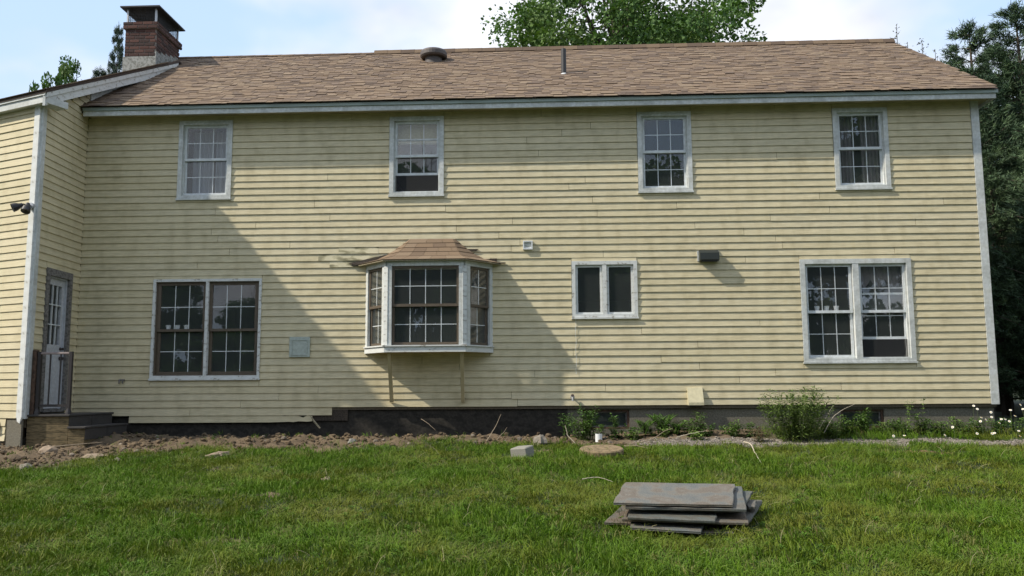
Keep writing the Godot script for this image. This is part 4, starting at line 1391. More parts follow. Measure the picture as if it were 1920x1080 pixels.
func make_trees() -> void:
	var greens := [Color(0.105, 0.185, 0.055), Color(0.09, 0.165, 0.05), Color(0.13, 0.205, 0.066), Color(0.135, 0.195, 0.07), Color(0.085, 0.15, 0.048)]
	var R := Vector3(4.5, 4.4, 4.2)
	var maple := leafy_crown(3, 270, 260, 0.13, R, -0.75, greens)
	var maple_b := leafy_crown(8, 200, 120, 0.30, R, -0.85, greens)
	var top := Vector3(0, 11.0, 0)
	var trunk := trunk_shape(4, 11.0, 0.3, top, R, 16)
	plant_tree("maple_tree", "broad leafy maple rising behind the roof ridge", "", Vector3(2.8, 0.0, -13.0), 0.4, Vector3.ONE, trunk, maple, M.leaf, top)
	var small := leafy_crown(15, 62, 90, 0.16, Vector3(1.7, 2.6, 1.7), -0.9, greens)
	var small_top := Vector3(0, 9.2, 0)
	var small_trunk := trunk_shape(6, 9.2, 0.14, small_top, Vector3(1.5, 2.3, 1.5), 10)
	plant_tree("young_maple_tree", "slim leafy treetop showing above the wing roof at the left", "", Vector3(-17.2, 0.1, -14.0), 0.0, Vector3(0.5, 1.085, 0.5), small_trunk, small, M.leaf, small_top)
	plant_tree("young_maple_tree", "low sprig of leaves just above the ridge, left of the broad maple", "", Vector3(-2.6, 0.0, -14.5), 1.0, Vector3(0.8, 1.075, 0.8), small_trunk, small, M.leaf, small_top)
	# evergreens
	var dark := [Color(0.035, 0.06, 0.035), Color(0.042, 0.075, 0.04), Color(0.05, 0.085, 0.042)]
	var spruce := pine_shape(21, 12.9, 2.3, 34, dark, 0.28, 0.25)
	plant_tree("spruce_tree", "thin spruce top beside the brick chimney", "", Vector3(-15.15, 0.1, -14.0), 0.0, Vector3(0.36, 1.06, 0.36), spruce[0], spruce[1], M.needle)
	plant_tree("spruce_tree", "small spruce tip above the wing roof, left of the chimney", "", Vector3(-16.05, 0.1, -14.6), 1.0, Vector3(0.6, 0.955, 0.6), spruce[0], spruce[1], M.needle)
	var pine_tones := [Color(0.05, 0.095, 0.042), Color(0.066, 0.115, 0.045), Color(0.042, 0.08, 0.038)]
	var pine := pine_shape(33, 11.8, 3.1, 30, pine_tones, 0.02, 0.06)
	var pine_b := pine_shape(35, 11.2, 2.8, 22, pine_tones, -0.12, 0.2)
	var spots := [[13.7, -10.0, 1.0, 0, "tall pointed pine at the right edge of the yard"], [12.95, -11.2, 1.05, 1, "open-crowned pine standing left of the tall pointed pine"],
		[11.9, -9.0, 0.86, 1, "shorter pine just clear of the right roof corner"], [12.0, -4.8, 0.80, 0, "dark pine close behind the right house corner"],
		[14.2, -5.8, 0.92, 1, "dark pine right of the one close behind the house corner"], [11.6, -2.0, 0.46, 0, "young dark pine beside the right house corner, low down"],
		[16.5, -13.0, 1.1, 0, "pine furthest to the right behind the others"], [14.5, -16.0, 1.0, 0, "far pine seen between the nearer pines"], [12.2, -14.5, 0.62, 0, "far low pine hidden behind the house corner"], [13.0, -7.4, 0.72, 0, "middling dark pine between the two tall rows of pines"], [10.9, -6.6, 0.55, 0, "half-grown pine right behind the house corner"]]
	var i := 0
	for s in spots:
		var p: Array = pine if s[3] == 0 else pine_b
		plant_tree("pine_tree", s[4], "pines right of the house", Vector3(s[0], ground_at(s[0], s[1]), s[1]), 0.9 * i, Vector3.ONE * s[2], p[0], p[1], M.needle)
		i += 1
	# bare leaders of shrubs and saplings behind the roof
	var q := 0
	for b in [[9.86, 10.82, -9.0, "tallest bare twiggy shoot above the right end of the ridge"], [10.13, 10.35, -9.0, "short bare twiggy shoot at the right end of the ridge"], [10.62, 10.49, -9.2, "bare twiggy shoot above the right roof slope"], [10.97, 10.19, -9.2, "lowest bare twiggy shoot over the right roof slope"], [-16.7, 12.5, -14.2, "leafless twiggy top between the leafy treetop and the chimney"]]:
		var g := Geo.new()
		var r := RandomNumberGenerator.new()
		r.seed = 60 + q
		q += 1
		var foot := Vector3(b[0] + r.randf_range(-0.1, 0.1), 0.0, b[2])
		var tip := Vector3(b[0], b[1], b[2])
		g.tube([foot, foot.lerp(tip, 0.5), tip], [0.07, 0.045, 0.006], 6)
		for k in 26:
			var f := r.randf_range(0.55, 0.99)
			var s := foot.lerp(tip, f)
			var d := Vector3(r.randfn(), absf(r.randfn()) + 0.8, r.randfn()).normalized()
			var l := (1.02 - f) * 2.6 + 0.06
			g.tube([s, s + d * l * 0.6 + Vector3(d.x, 0, d.z) * 0.08, s + d * l], [0.010, 0.008, 0.005], 4)
		var t := thing("bare_sapling", b[3], "tree", Vector3.ZERO, 0.0, "bare shoots behind the roof")
		obj("stem", g, M.bark, t)
		var bud := Geo.new()
		bud.colored = true
		for k in 40:
			var f := 1.0 - 0.09 * r.randf()
			var s := foot.lerp(tip, f) + Vector3(r.randfn(), r.randfn(), r.randfn()) * 0.05
			bud.col = Color(0.09, 0.09, 0.05)
			var d := Vector3(r.randfn(), r.randfn() + 0.5, r.randfn()).normalized() * 0.07
			var u := d.cross(Vector3(r.randfn(), 1, r.randfn())).normalized() * 0.02
			bud.tri(s - u, s + d, s + u)
		obj("buds", bud, M.leaf, t).set_meta("kind", "stuff")
	# the far side of the yard, behind the viewer, which the panes mirror
	var behind := [[-33.0, 40.0, 0.80], [-26.0, 41.0, 0.72], [-13.5, 41.0, 0.95], [-7.5, 39.0, 1.14], [-0.5, 40.0, 1.0], [5.2, 39.0, 1.17], [12.0, 41.0, 1.12], [18.5, 40.0, 1.42], [26.0, 41.0, 1.38], [34.0, 40.0, 1.3], [-20.5, 44.0, 0.60], [2.5, 46.0, 1.0], [9.5, 46.0, 1.1]]
	i = 0
	for b in behind:
		var at := Vector3(b[0], ground_at(b[0], b[1]), b[1])
		var t := plant_tree("yard_tree", "", "trees across the yard", at, 1.7 * i, Vector3.ONE * b[2], trunk, maple_b, M.leaf, top + Vector3(0, -1.2, 0))
		t.set_meta("label", "broadleaf tree across the yard behind the viewer, mirrored in the panes")
		i += 1
	i = 0
	for b in [[-27.0, -14.0, 0.85], [-33.0, -4.0, 0.9], [-38.0, 8.0, 0.95], [-30.0, -24.0, 1.0], [21.0, -6.0, 0.95], [27.0, 2.0, 1.0], [24.0, -16.0, 1.05], [33.0, 12.0, 1.0]]:
		var side: String = "left" if b[0] < 0.0 else "right"
		plant_tree("side_tree", "broadleaf tree well out of frame to the %s of the house" % side, "trees beside the yard, " + side, Vector3(b[0], ground_at(b[0], b[1]), b[1]), 1.1 * i, Vector3.ONE * b[2], trunk, maple_b, M.leaf, top + Vector3(0, -2.2, 0))
		i += 1
	# undergrowth below them
	i = 0
	for k in 15:
		var x := -36.0 + 5.2 * k
		var z := 36.5 + 2.0 * (k % 2)
		var t := thing("yard_bush", "leafy bush across the yard behind the viewer, mirrored in the panes", "bush", Vector3(x, ground_at(x, z) - 0.2, z), 0.8 * k, "bushes across the yard")
		var c := obj("foliage", maple_b, M.leaf, t)
		c.transform = Transform3D(Basis().scaled(Vector3(0.95, (0.80 if k % 3 else 0.95) * (1.2 if x > -12.0 else 0.85), 0.6)), Vector3(0, 3.4 if x > -12.0 else 2.6, 0))

# ---------------------------------------------------------------- yard
func rock_shape(seed_: int, fine := 1) -> ArrayMesh:
	var r := RandomNumberGenerator.new()
	r.seed = seed_
	var n := FastNoiseLite.new()
	n.seed = seed_
	n.frequency = 0.9
	var tris := []
	var o := [Vector3.UP, Vector3.RIGHT, Vector3.BACK, Vector3.LEFT, Vector3.FORWARD, Vector3.DOWN]
	for k in 4:
		var a: Vector3 = o[1 + k]
		var b: Vector3 = o[1 + (k + 1) % 4]
		tris.append([o[0], a, b])
		tris.append([o[5], b, a])
	for f in fine:
		var nt := []
		for t in tris:
			var ab: Vector3 = (t[0] + t[1]).normalized()
			var bc: Vector3 = (t[1] + t[2]).normalized()
			var ca: Vector3 = (t[2] + t[0]).normalized()
			nt.append_array([[t[0], ab, ca], [ab, t[1], bc], [ca, bc, t[2]], [ab, bc, ca]])
		tris = nt
	var g := Geo.new()
	for t in tris:
		var p := []
		for k in 3:
			var d: Vector3 = t[k]
			p.append(d * (1.0 + 0.55 * n.get_noise_3dv(d * 1.4)))
		g.tri(p[0], p[1], p[2])
	return g.mesh()

func scatter(called: String, label: String, category: String, m: Material, meshes: Array, places: Array) -> void:
	# places: [Transform3D, Color]; one stuff object per mesh
	for k in meshes.size():
		var mine := []
		for i in range(k, places.size(), meshes.size()):
			mine.append(places[i])
		var mm := MultiMesh.new()
		mm.transform_format = MultiMesh.TRANSFORM_3D
		mm.use_colors = true
		mm.mesh = meshes[k]
		mm.instance_count = mine.size()
		for i in mine.size():
			mm.set_instance_transform(i, mine[i][0])
			mm.set_instance_color(i, mine[i][1])
		var o := MultiMeshInstance3D.new()
		o.name = numbered(called)
		o.multimesh = mm
		o.material_override = m
		add_child(o)
		tag(o, label, category, "", "stuff")

# a split stone slab with slightly ragged, broken edges, its top sloping with the bed
func stone_slab(q: Array, c: Vector3, thick: float, seed_: int) -> Geo:
	var r := RandomNumberGenerator.new()
	r.seed = seed_
	var rim := []
	for k in 4:
		var a := Vector2(q[k * 2], q[k * 2 + 1])
		var b := Vector2(q[(k * 2 + 2) % 8], q[(k * 2 + 3) % 8])
		for i in 7:
			var p := a.lerp(b, i / 7.0)
			var off := (b - a).normalized().orthogonal() * r.randf_range(-0.007, 0.007)
			if i == 0:
				off = (Vector2(c.x, c.z) - p).normalized() * r.randf_range(0.0, 0.008)
			rim.append(p + off)
	var up := Vector3(0, 1, 0.13).normalized()
	var at := func(p: Vector2, inset: float, h: float) -> Vector3:
		var d := Vector3(p.x - c.x, 0, p.y - c.z)
		d -= d.normalized() * inset
		d.y = -0.13 * d.z
		return d + up * h
	var g := Geo.new()
	var m := rim.size()
	var steps := [[0.006, 0.0], [0.0, -0.005], [r.randf_range(0.0, 0.006), -thick * 0.5], [0.002, -thick + 0.004], [0.008, -thick]]
	for k in m:
		var a: Vector2 = rim[k]
		var b: Vector2 = rim[(k + 1) % m]
		for j in steps.size() - 1:
			g.quad(at.call(a, steps[j][0], steps[j][1]), at.call(a, steps[j + 1][0], steps[j + 1][1]), at.call(b, steps[j + 1][0], steps[j + 1][1]), at.call(b, steps[j][0], steps[j][1]))
		g.tri(Vector3.ZERO, at.call(a, 0.006, 0.0), at.call(b, 0.006, 0.0))
		g.tri(up * -thick, at.call(b, 0.008, -thick), at.call(a, 0.008, -thick))
	return g

func make_yard_things() -> void:
	# ---- steps below the back door: two tiers of timber topped with slate
	var st := thing("door_steps", "two-tier timber steps with dark slate treads below the back door", "steps")
	for t in [[-8.06, -7.40, 0.40, 4], [-7.3985, -7.14, 0.215, 3]]:
		for k in t[3]:
			var h := 0.118
			var g := Geo.new()
			var y1: float = t[2] - 0.03 - k * (h + 0.0015)
			g.cbox(Transform3D(Basis(), Vector3((t[0] + t[1]) * 0.5, y1 - h * 0.5, 0.77)), Vector3(t[1] - t[0], h, 1.30 - 0.004 * k), 0.006)
			obj("timber", g, M.timber, st)
		for k in 2:
			var rs := Geo.new()
			rs.box(Vector3(t[1] + 0.0005, t[2] - 0.20, 0.13 + 0.645 * k), Vector3(t[1] + 0.014, t[2] - 0.032, 0.765 + 0.645 * k))
			obj("riser", rs, M.tread, st)
		var tr := Geo.new()
		tr.cbox(Transform3D(Basis(), Vector3((t[0] + t[1]) * 0.5 + 0.012, t[2] - 0.013, 0.775)), Vector3(t[1] - t[0] + 0.03, 0.03, 1.36), 0.005)
		obj("tread", tr, M.tread, st)
	# ---- railing
	var ra := thing("railing", "short dark iron railing with a worn cap rail on the door steps", "railing", Vector3(0, 0.402, 1.36))
	for x in [-7.945, -7.445]:
		var g := Geo.new()
		g.box(Vector3(x - 0.024, 0.0, -0.024), Vector3(x + 0.024, 0.97, 0.024))
		g.lathe(Transform3D(Basis(), Vector3(x, 0.001, 0)), [Vector2(0.05, 0.0), Vector2(0.045, 0.03), Vector2(0.03, 0.09)], 10)
		obj("post", g, M.iron, ra)
	for x in [-7.775, -7.61]:
		var g := Geo.new()
		g.box(Vector3(x - 0.009, 0.155, -0.009), Vector3(x + 0.009, 0.93, 0.009))
		obj("baluster", g, M.iron, ra)
	var tr2 := Geo.new()
	tr2.cbox(Transform3D(Basis(), Vector3(-7.695, 0.945, 0)), Vector3(0.452, 0.034, 0.05), 0.006)
	obj("cap_rail", tr2, M.rail_top, ra)
	var br := Geo.new()
	br.box(Vector3(-7.92, 0.115, -0.015), Vector3(-7.47, 0.155, 0.015))
	obj("bottom_rail", br, M.iron, ra)
	var po := Geo.new()
	po.cbox(Transform3D(Basis(), Vector3(-8.012, 0.90, 1.36)), Vector3(0.06, 1.0, 0.09), 0.006)
	tag(obj("wood_post", po, M.rust_post), "brown wooden post between the iron railing and the white corner board", "post")
	# ---- flagstones: corners (x, z) left back, right back, right front, left front; height of the top over the sloping bed; tone; label
	var slabs := [[[0.67, 6.52, 1.64, 6.59, 1.47, 7.28, 0.51, 7.21], 0.27, 0, "topmost wide flagstone of the pile, grey with brown stains"],
		[[0.74, 6.46, 1.71, 6.54, 1.58, 7.29, 0.61, 7.21], 0.236, 1, "second flagstone from the top, showing along the front and right"],
		[[0.95, 6.50, 1.80, 6.58, 1.56, 7.19, 0.75, 7.14], 0.204, 3, "greenish flagstone third from the top, jutting out at the right"],
		[[0.72, 6.75, 1.42, 6.90, 1.31, 7.39, 0.62, 7.28], 0.173, 3, "small grey flagstone set askew in the middle of the pile"],
		[[0.72, 6.60, 1.66, 6.75, 1.58, 7.33, 0.58, 7.22], 0.142, 2, "brown flagstone below the askew one"],
		[[1.685, 6.73, 1.79, 6.73, 1.73, 6.94, 1.665, 6.94], 0.165, 1, "narrow flagstone offcut at the right side of the pile"],
		[[0.70, 6.80, 1.33, 6.95, 1.19, 7.42, 0.64, 7.30], 0.098, 1, "pale-spotted flagstone low at the front of the pile"],
		[[1.36, 6.45, 1.90, 6.50, 1.62, 7.17, 1.345, 7.12], 0.108, 3, "flagstone jutting low out of the right back of the pile"],
		[[0.64, 6.51, 1.25, 6.60, 1.02, 7.12, 0.44, 7.04], 0.064, 2, "bottom flagstone showing at the left of the pile"],
		[[0.90, 6.56, 1.70, 6.70, 1.52, 7.22, 0.80, 7.12], 0.112, 1, "thin grey flagstone under the brown one, mostly hidden"],
		[[1.06, 6.95, 1.52, 7.00, 1.46, 7.35, 1.04, 7.30], 0.064, 2, "bottom flagstone peeking out at the front right"]]
	var n := 0
	for s in slabs:
		var q: Array = s[0]
		var c := Vector3((q[0] + q[2] + q[4] + q[6]) * 0.25, 0, (q[1] + q[3] + q[5] + q[7]) * 0.25)
		c.y = -0.42 + s[1] - 0.13 * (c.z - 7.0)
		var o := obj("flagstone", stone_slab(q, c, 0.024, 70 + n), M.slate[s[2]])
		o.position = c
		tag(o, s[3], "flagstone", "pile of flagstones on the lawn")
		n += 1
	# ---- loose stones, block, round cover, pipe
	var stones := [[-6.30, 2.65, 0.17, 0.05, 0.11, M.stone, "flat pale stone in the grass near the door steps"], [-4.62, 2.5, 0.17, 0.05, 0.10, M.stone, "flat tan stone at the edge of the soil, below the twin brown window"],
		[-2.52, 4.7, 0.06, 0.045, 0.05, M.stone, "small tan stone alone in the lawn left of centre"], [-6.75, 3.5, 0.10, 0.07, 0.08, M.grey_stone, "grey stone among the soil clods at the left edge"],
		[-5.85, 2.9, 0.06, 0.04, 0.05, M.grey_stone, "small grey stone left of centre near the flat pale stone"], [-3.05, 1.15, 0.075, 0.06, 0.06, M.block, "whitish lump on the soil below the bay window"],
		[-0.15, 1.35, 0.17, 0.11, 0.12, M.grey_stone, "brown-grey rock on the soil right of the upright twig"], [-7.35, 2.0, 0.16, 0.09, 0.12, M.stone, "flat brown stone at the foot of the door steps"]]
	n = 0
	for s in stones:
		var o := obj("stone", rock_shape(200 + n, 2), s[5])
		o.scale = Vector3(s[2], s[3], s[4])
		o.rotation.y = 0.8 * n
		o.position = Vector3(s[0], ground_at(s[0], s[1]) + s[3] * 0.35, s[1])
		tag(o, s[6], "stone", "loose stones")
		n += 1
	var bl := Geo.new()
	bl.cbox(Transform3D(), Vector3(0.26, 0.15, 0.20), 0.012, 0.006, 9)
	var b := obj("cement_block", bl, M.block)
	b.rotation_degrees = Vector3(8, -32, 5)
	b.position = Vector3(-0.37, ground_at(-0.37, 2.8) + 0.07, 2.8)
	tag(b, "weathered grey cement block lying in the grass", "block")
	var ld := Geo.new()
	ld.lathe(Transform3D(), [Vector2(0.0, 0.045), Vector2(0.15, 0.05), Vector2(0.285, 0.05), Vector2(0.30, 0.035), Vector2(0.30, -0.06)], 36)
	var l := obj("round_cover", ld, M.lid)
	l.rotation_degrees = Vector3(6, 0, 0)
	l.position = Vector3(0.70, ground_at(0.70, 2.6) + 0.045, 2.6)
	tag(l, "round weathered brown well cover lying in the lawn", "cover")
	var pp := Geo.new()
	pp.lathe(Transform3D(), [Vector2(0.055, -0.1), Vector2(0.055, 0.12), Vector2(0.047, 0.12), Vector2(0.047, 0.0)], 18)
	var p := obj("drain_pipe", pp, M.white_plastic)
	p.position = Vector3(0.77, ground_at(0.77, 0.75), 0.75)
	tag(p, "short white plastic pipe standing among the weeds by the wall", "pipe")
	# ---- sticks
	var gy := func(x: float, z: float, up: float) -> Vector3: return Vector3(x, ground_at(x, z) + up, z)
	var sticks := [
		[[gy.call(-0.98, 1.2, 0.0), gy.call(-0.85, 1.05, 0.22), gy.call(-0.76, 0.95, 0.42)], 0.010, M.stick, "brown twig stuck upright in the soil right of the bay"],
		[[gy.call(-0.82, 1.1, 0.02), gy.call(-0.72, 1.0, 0.12), gy.call(-0.66, 0.98, 0.2)], 0.007, M.stick, "short twig beside the upright brown twig"],
		[[gy.call(-2.08, 0.5, 0.32), gy.call(-1.95, 0.55, 0.24), gy.call(-1.83, 0.6, 0.1)], 0.007, M.stick, "thin root poking out of the soil below the bay's right strut"],
		[[gy.call(0.40, 1.0, 0.0), gy.call(0.28, 0.98, 0.12), gy.call(0.24, 0.95, 0.26)], 0.011, M.pale_stick, "pale curved stick standing at the corner of the gravel"],
		[[gy.call(1.20, 1.2, 0.03), gy.call(1.55, 1.1, 0.05), gy.call(1.75, 1.0, 0.16), gy.call(1.90, 0.95, 0.2)], 0.010, M.stick, "long brown stick lying over the gravel near the ferns"],
		[[gy.call(1.95, 1.05, 0.08), gy.call(2.2, 1.0, 0.12), gy.call(2.42, 0.95, 0.15)], 0.008, M.pale_stick, "thin pale stick over the gravel, right of the long brown stick"],
		[[gy.call(2.78, 1.85, 0.10), gy.call(2.76, 2.35, 0.12), gy.call(2.66, 3.0, 0.10), gy.call(2.56, 3.8, 0.04)], 0.011, M.pale_stick, "long bleached forked branch lying in the lawn left of the shrub"],
		[[gy.call(2.78, 2.1, 0.10), gy.call(2.6, 2.15, 0.13), gy.call(2.42, 2.2, 0.12)], 0.007, M.pale_stick, "side fork of the bleached branch"],
		[[gy.call(-7.5, 1.9, 0.05), gy.call(-7.1, 1.75, 0.07), gy.call(-6.75, 1.6, 0.12)], 0.013, M.stick, "bare branch lying on the soil before the door steps"],
		[[gy.call(4.25, 0.8, 0.10), gy.call(4.5, 0.6, 0.33), gy.call(4.85, 0.5, 0.48)], 0.008, M.pale_stick, "dry pale twig leaning right out of the shrub"],
		[[gy.call(4.2, 0.7, 0.12), gy.call(4.4, 0.6, 0.36), gy.call(4.52, 0.55, 0.52)], 0.006, M.pale_stick, "steeper dry twig behind the shrub"],
		[[gy.call(1.05, 2.15, 0.08), gy.call(1.22, 2.2, 0.09), gy.call(1.36, 2.3, 0.06)], 0.008, M.stick, "twig lying beside the round cover"],
		[[gy.call(0.35, 4.9, 0.08), gy.call(0.5, 4.85, 0.10), gy.call(0.68, 4.95, 0.07)], 0.006, M.pale_stick, "curled straw in the lawn behind the flagstones"]]
	for s in sticks:
		var g := Geo.new()
		var rad := []
		for k in s[0].size():
			pass
		var bent := []
		var cv := Curve3D.new()
		for k in s[0].size():
			var tg: Vector3 = (s[0][mini(k + 1, s[0].size() - 1)] - s[0][maxi(k - 1, 0)]) * 0.17
			cv.add_point(s[0][k], -tg, tg)
		var ln := cv.get_baked_length()
		for k in 13:
			bent.append(cv.sample_baked(ln * k / 12.0) + Vector3(clod_noise.get_noise_2d(k * 3.0, s[1] * 900.0), clod_noise.get_noise_2d(k * 3.0, 9.0 + s[1] * 900.0), 0) * 0.008)
			rad.append(s[1] * 0.8 * (1.0 - 0.055 * k))
		g.tube(bent, rad, 6)
		tag(obj("stick", g, s[2]), s[3], "stick", "sticks and twigs")
	# ---- clods of soil and gravel
	var rr := RandomNumberGenerator.new()
	rr.seed = 77
	var clods := []
	while clods.size() < 8000:
		var x := rr.randf_range(-9.5, 1.2)
		var z := rr.randf_range(0.3, 4.0)
		if bareness(x, z) < 0.6 or rr.randf() > 0.35 + clod_noise.get_noise_2d(x * 0.6, z * 0.6) * 1.5 + 0.3:
			continue
		var s := 0.005 + 0.042 * pow(rr.randf(), 6.0)
		var t := Transform3D(Basis.from_euler(Vector3(rr.randf() * 6, rr.randf() * 6, 0)).scaled(Vector3(s, s * 0.75, s)), Vector3(x, ground_at(x, z) + s * 0.2, z))
		var c := Color(0.19, 0.136, 0.08) * rr.randf_range(0.6, 1.3)
		if rr.randf() < 0.06:
			c = Color(0.30, 0.25, 0.195) * rr.randf_range(0.8, 1.2)
		clods.append([t, c])
	scatter("soil_clods", "brown clods and crumbs of dug soil along the foundation", "soil", M.clod, [rock_shape(1), rock_shape(2), rock_shape(3)], clods)
	var peb := []
	while peb.size() < 7000:
		var x := rr.randf_range(0.9, 9.5)
		var z := rr.randf_range(0.5, 2.3)
		if bareness(x, z) * gravelly(x, z) < 0.4:
			continue
		var s := rr.randf_range(0.007, 0.02)
		var t := Transform3D(Basis.from_euler(Vector3(rr.randf() * 6, rr.randf() * 6, 0)).scaled(Vector3(s, s * 0.6, s)), Vector3(x, ground_at(x, z) + s * 0.2, z))
		var k := rr.randf_range(0.5, 1.25)
		peb.append([t, Color(0.36 * k, 0.32 * k, 0.275 * k)])
	scatter("gravel", "strip of pale grey-brown gravel along the right of the house", "gravel", M.clod, [rock_shape(4, 1), rock_shape(5, 1)], peb)

# ---------------------------------------------------------------- plants
# stems with pairs of narrow leaves; a leaf is a folded kite that bends down at its tip
func leaf_blade(g: Geo, p: Vector3, d: Vector3, l: float, w: float) -> void:
	var u := d.cross(Vector3.UP).normalized() * w * 0.5
	var m := p + d * l * 0.45 + Vector3(0, 0.02 * l, 0)
	var e := p + d * l + Vector3(0, -0.22 * l, 0)
	var fold := Vector3(0, w * 0.18, 0)
	g.tri(p, m + u + fold, m); g.tri(m, m + u + fold, e)
	g.tri(p, m, m - u + fold); g.tri(m, e, m - u + fold)

func weed(called: String, label: String, category: String, at: Vector3, height: float, spread: float, stems: int, leaf: float, wide: float, tone: Color, seed_: int, group := "", every := 0.035) -> void:
	var r := RandomNumberGenerator.new()
	r.seed = seed_
	var t := thing(called, label, category, at, 0.0, group)
	var s := Geo.new()
	var f := Geo.new()
	f.colored = true
	for k in stems:
		var a := r.randf() * TAU
		var q := Vector3(cos(a), 0, sin(a)) * sqrt(r.randf())
		var foot := q * spread * 0.45
		var h := height * r.randf_range(0.55, 1.0)
		var tip := Vector3(q.x * spread + r.randfn() * 0.03, h, q.z * spread + r.randfn() * 0.03)
		var mid := foot.lerp(tip, 0.5) + Vector3(r.randfn() * 0.02, 0.03, r.randfn() * 0.02)
		s.tube([foot - Vector3(0, 0.03, 0), mid, tip], [0.004, 0.0032, 0.0015], 4)
		var n := int(h / every)
		for i in range(int(n * 0.12), n):
			var v := float(i) / n
			var p := foot.lerp(mid, v * 2.0) if v < 0.5 else mid.lerp(tip, v * 2.0 - 1.0)
			for side in 2:
				var b := i * 2.4 + side * PI + r.randfn() * 0.4
				var d := Vector3(cos(b), r.randf_range(0.1, 0.75), sin(b)).normalized()
				f.col = tone * r.randf_range(0.65, 1.35)
				leaf_blade(f, p, d, leaf * r.randf_range(0.7, 1.35) * (1.0 - 0.35 * v), wide * r.randf_range(0.8, 1.3))
	obj("stems", s, M.stem, t)
	obj("leaves", f, M.leaf, t)

func fern(label: String, at: Vector3, size: float, fronds: int, seed_: int) -> void:
	var r := RandomNumberGenerator.new()
	r.seed = seed_
	var t := thing("fern", label, "fern", at, 0.0, "ferns by the foundation")
	for k in fronds:
		var a := TAU * k / fronds + r.randf() * 0.6
		var d := Vector3(cos(a), 0, sin(a))
		var g := Geo.new()
		g.colored = true
		var n := 16
		var c := Color(0.10, 0.20, 0.035) * r.randf_range(0.75, 1.2)
		for i in range(2, n):
			var v := float(i) / n
			var p := d * size * 0.55 * v * v + Vector3(0, size * (v - 0.25 * v * v), 0)
			var side := d.cross(Vector3.UP)
			for sgn in [-1.0, 1.0]:
				g.col = c * r.randf_range(0.85, 1.15)
				leaf_blade(g, p, (side * sgn + Vector3(0, 0.25, 0) + d * 0.3).normalized(), size * 0.30 * sin(PI * minf(v * 0.85 + 0.2, 1.0)) + 0.01, size * 0.10)
		g.tube([Vector3.ZERO, d * size * 0.14 + Vector3(0, size * 0.44, 0), d * size * 0.55 + Vector3(0, size * 0.75, 0)], [0.003, 0.0025, 0.001], 4)
		obj("frond", g, M.leaf, t)

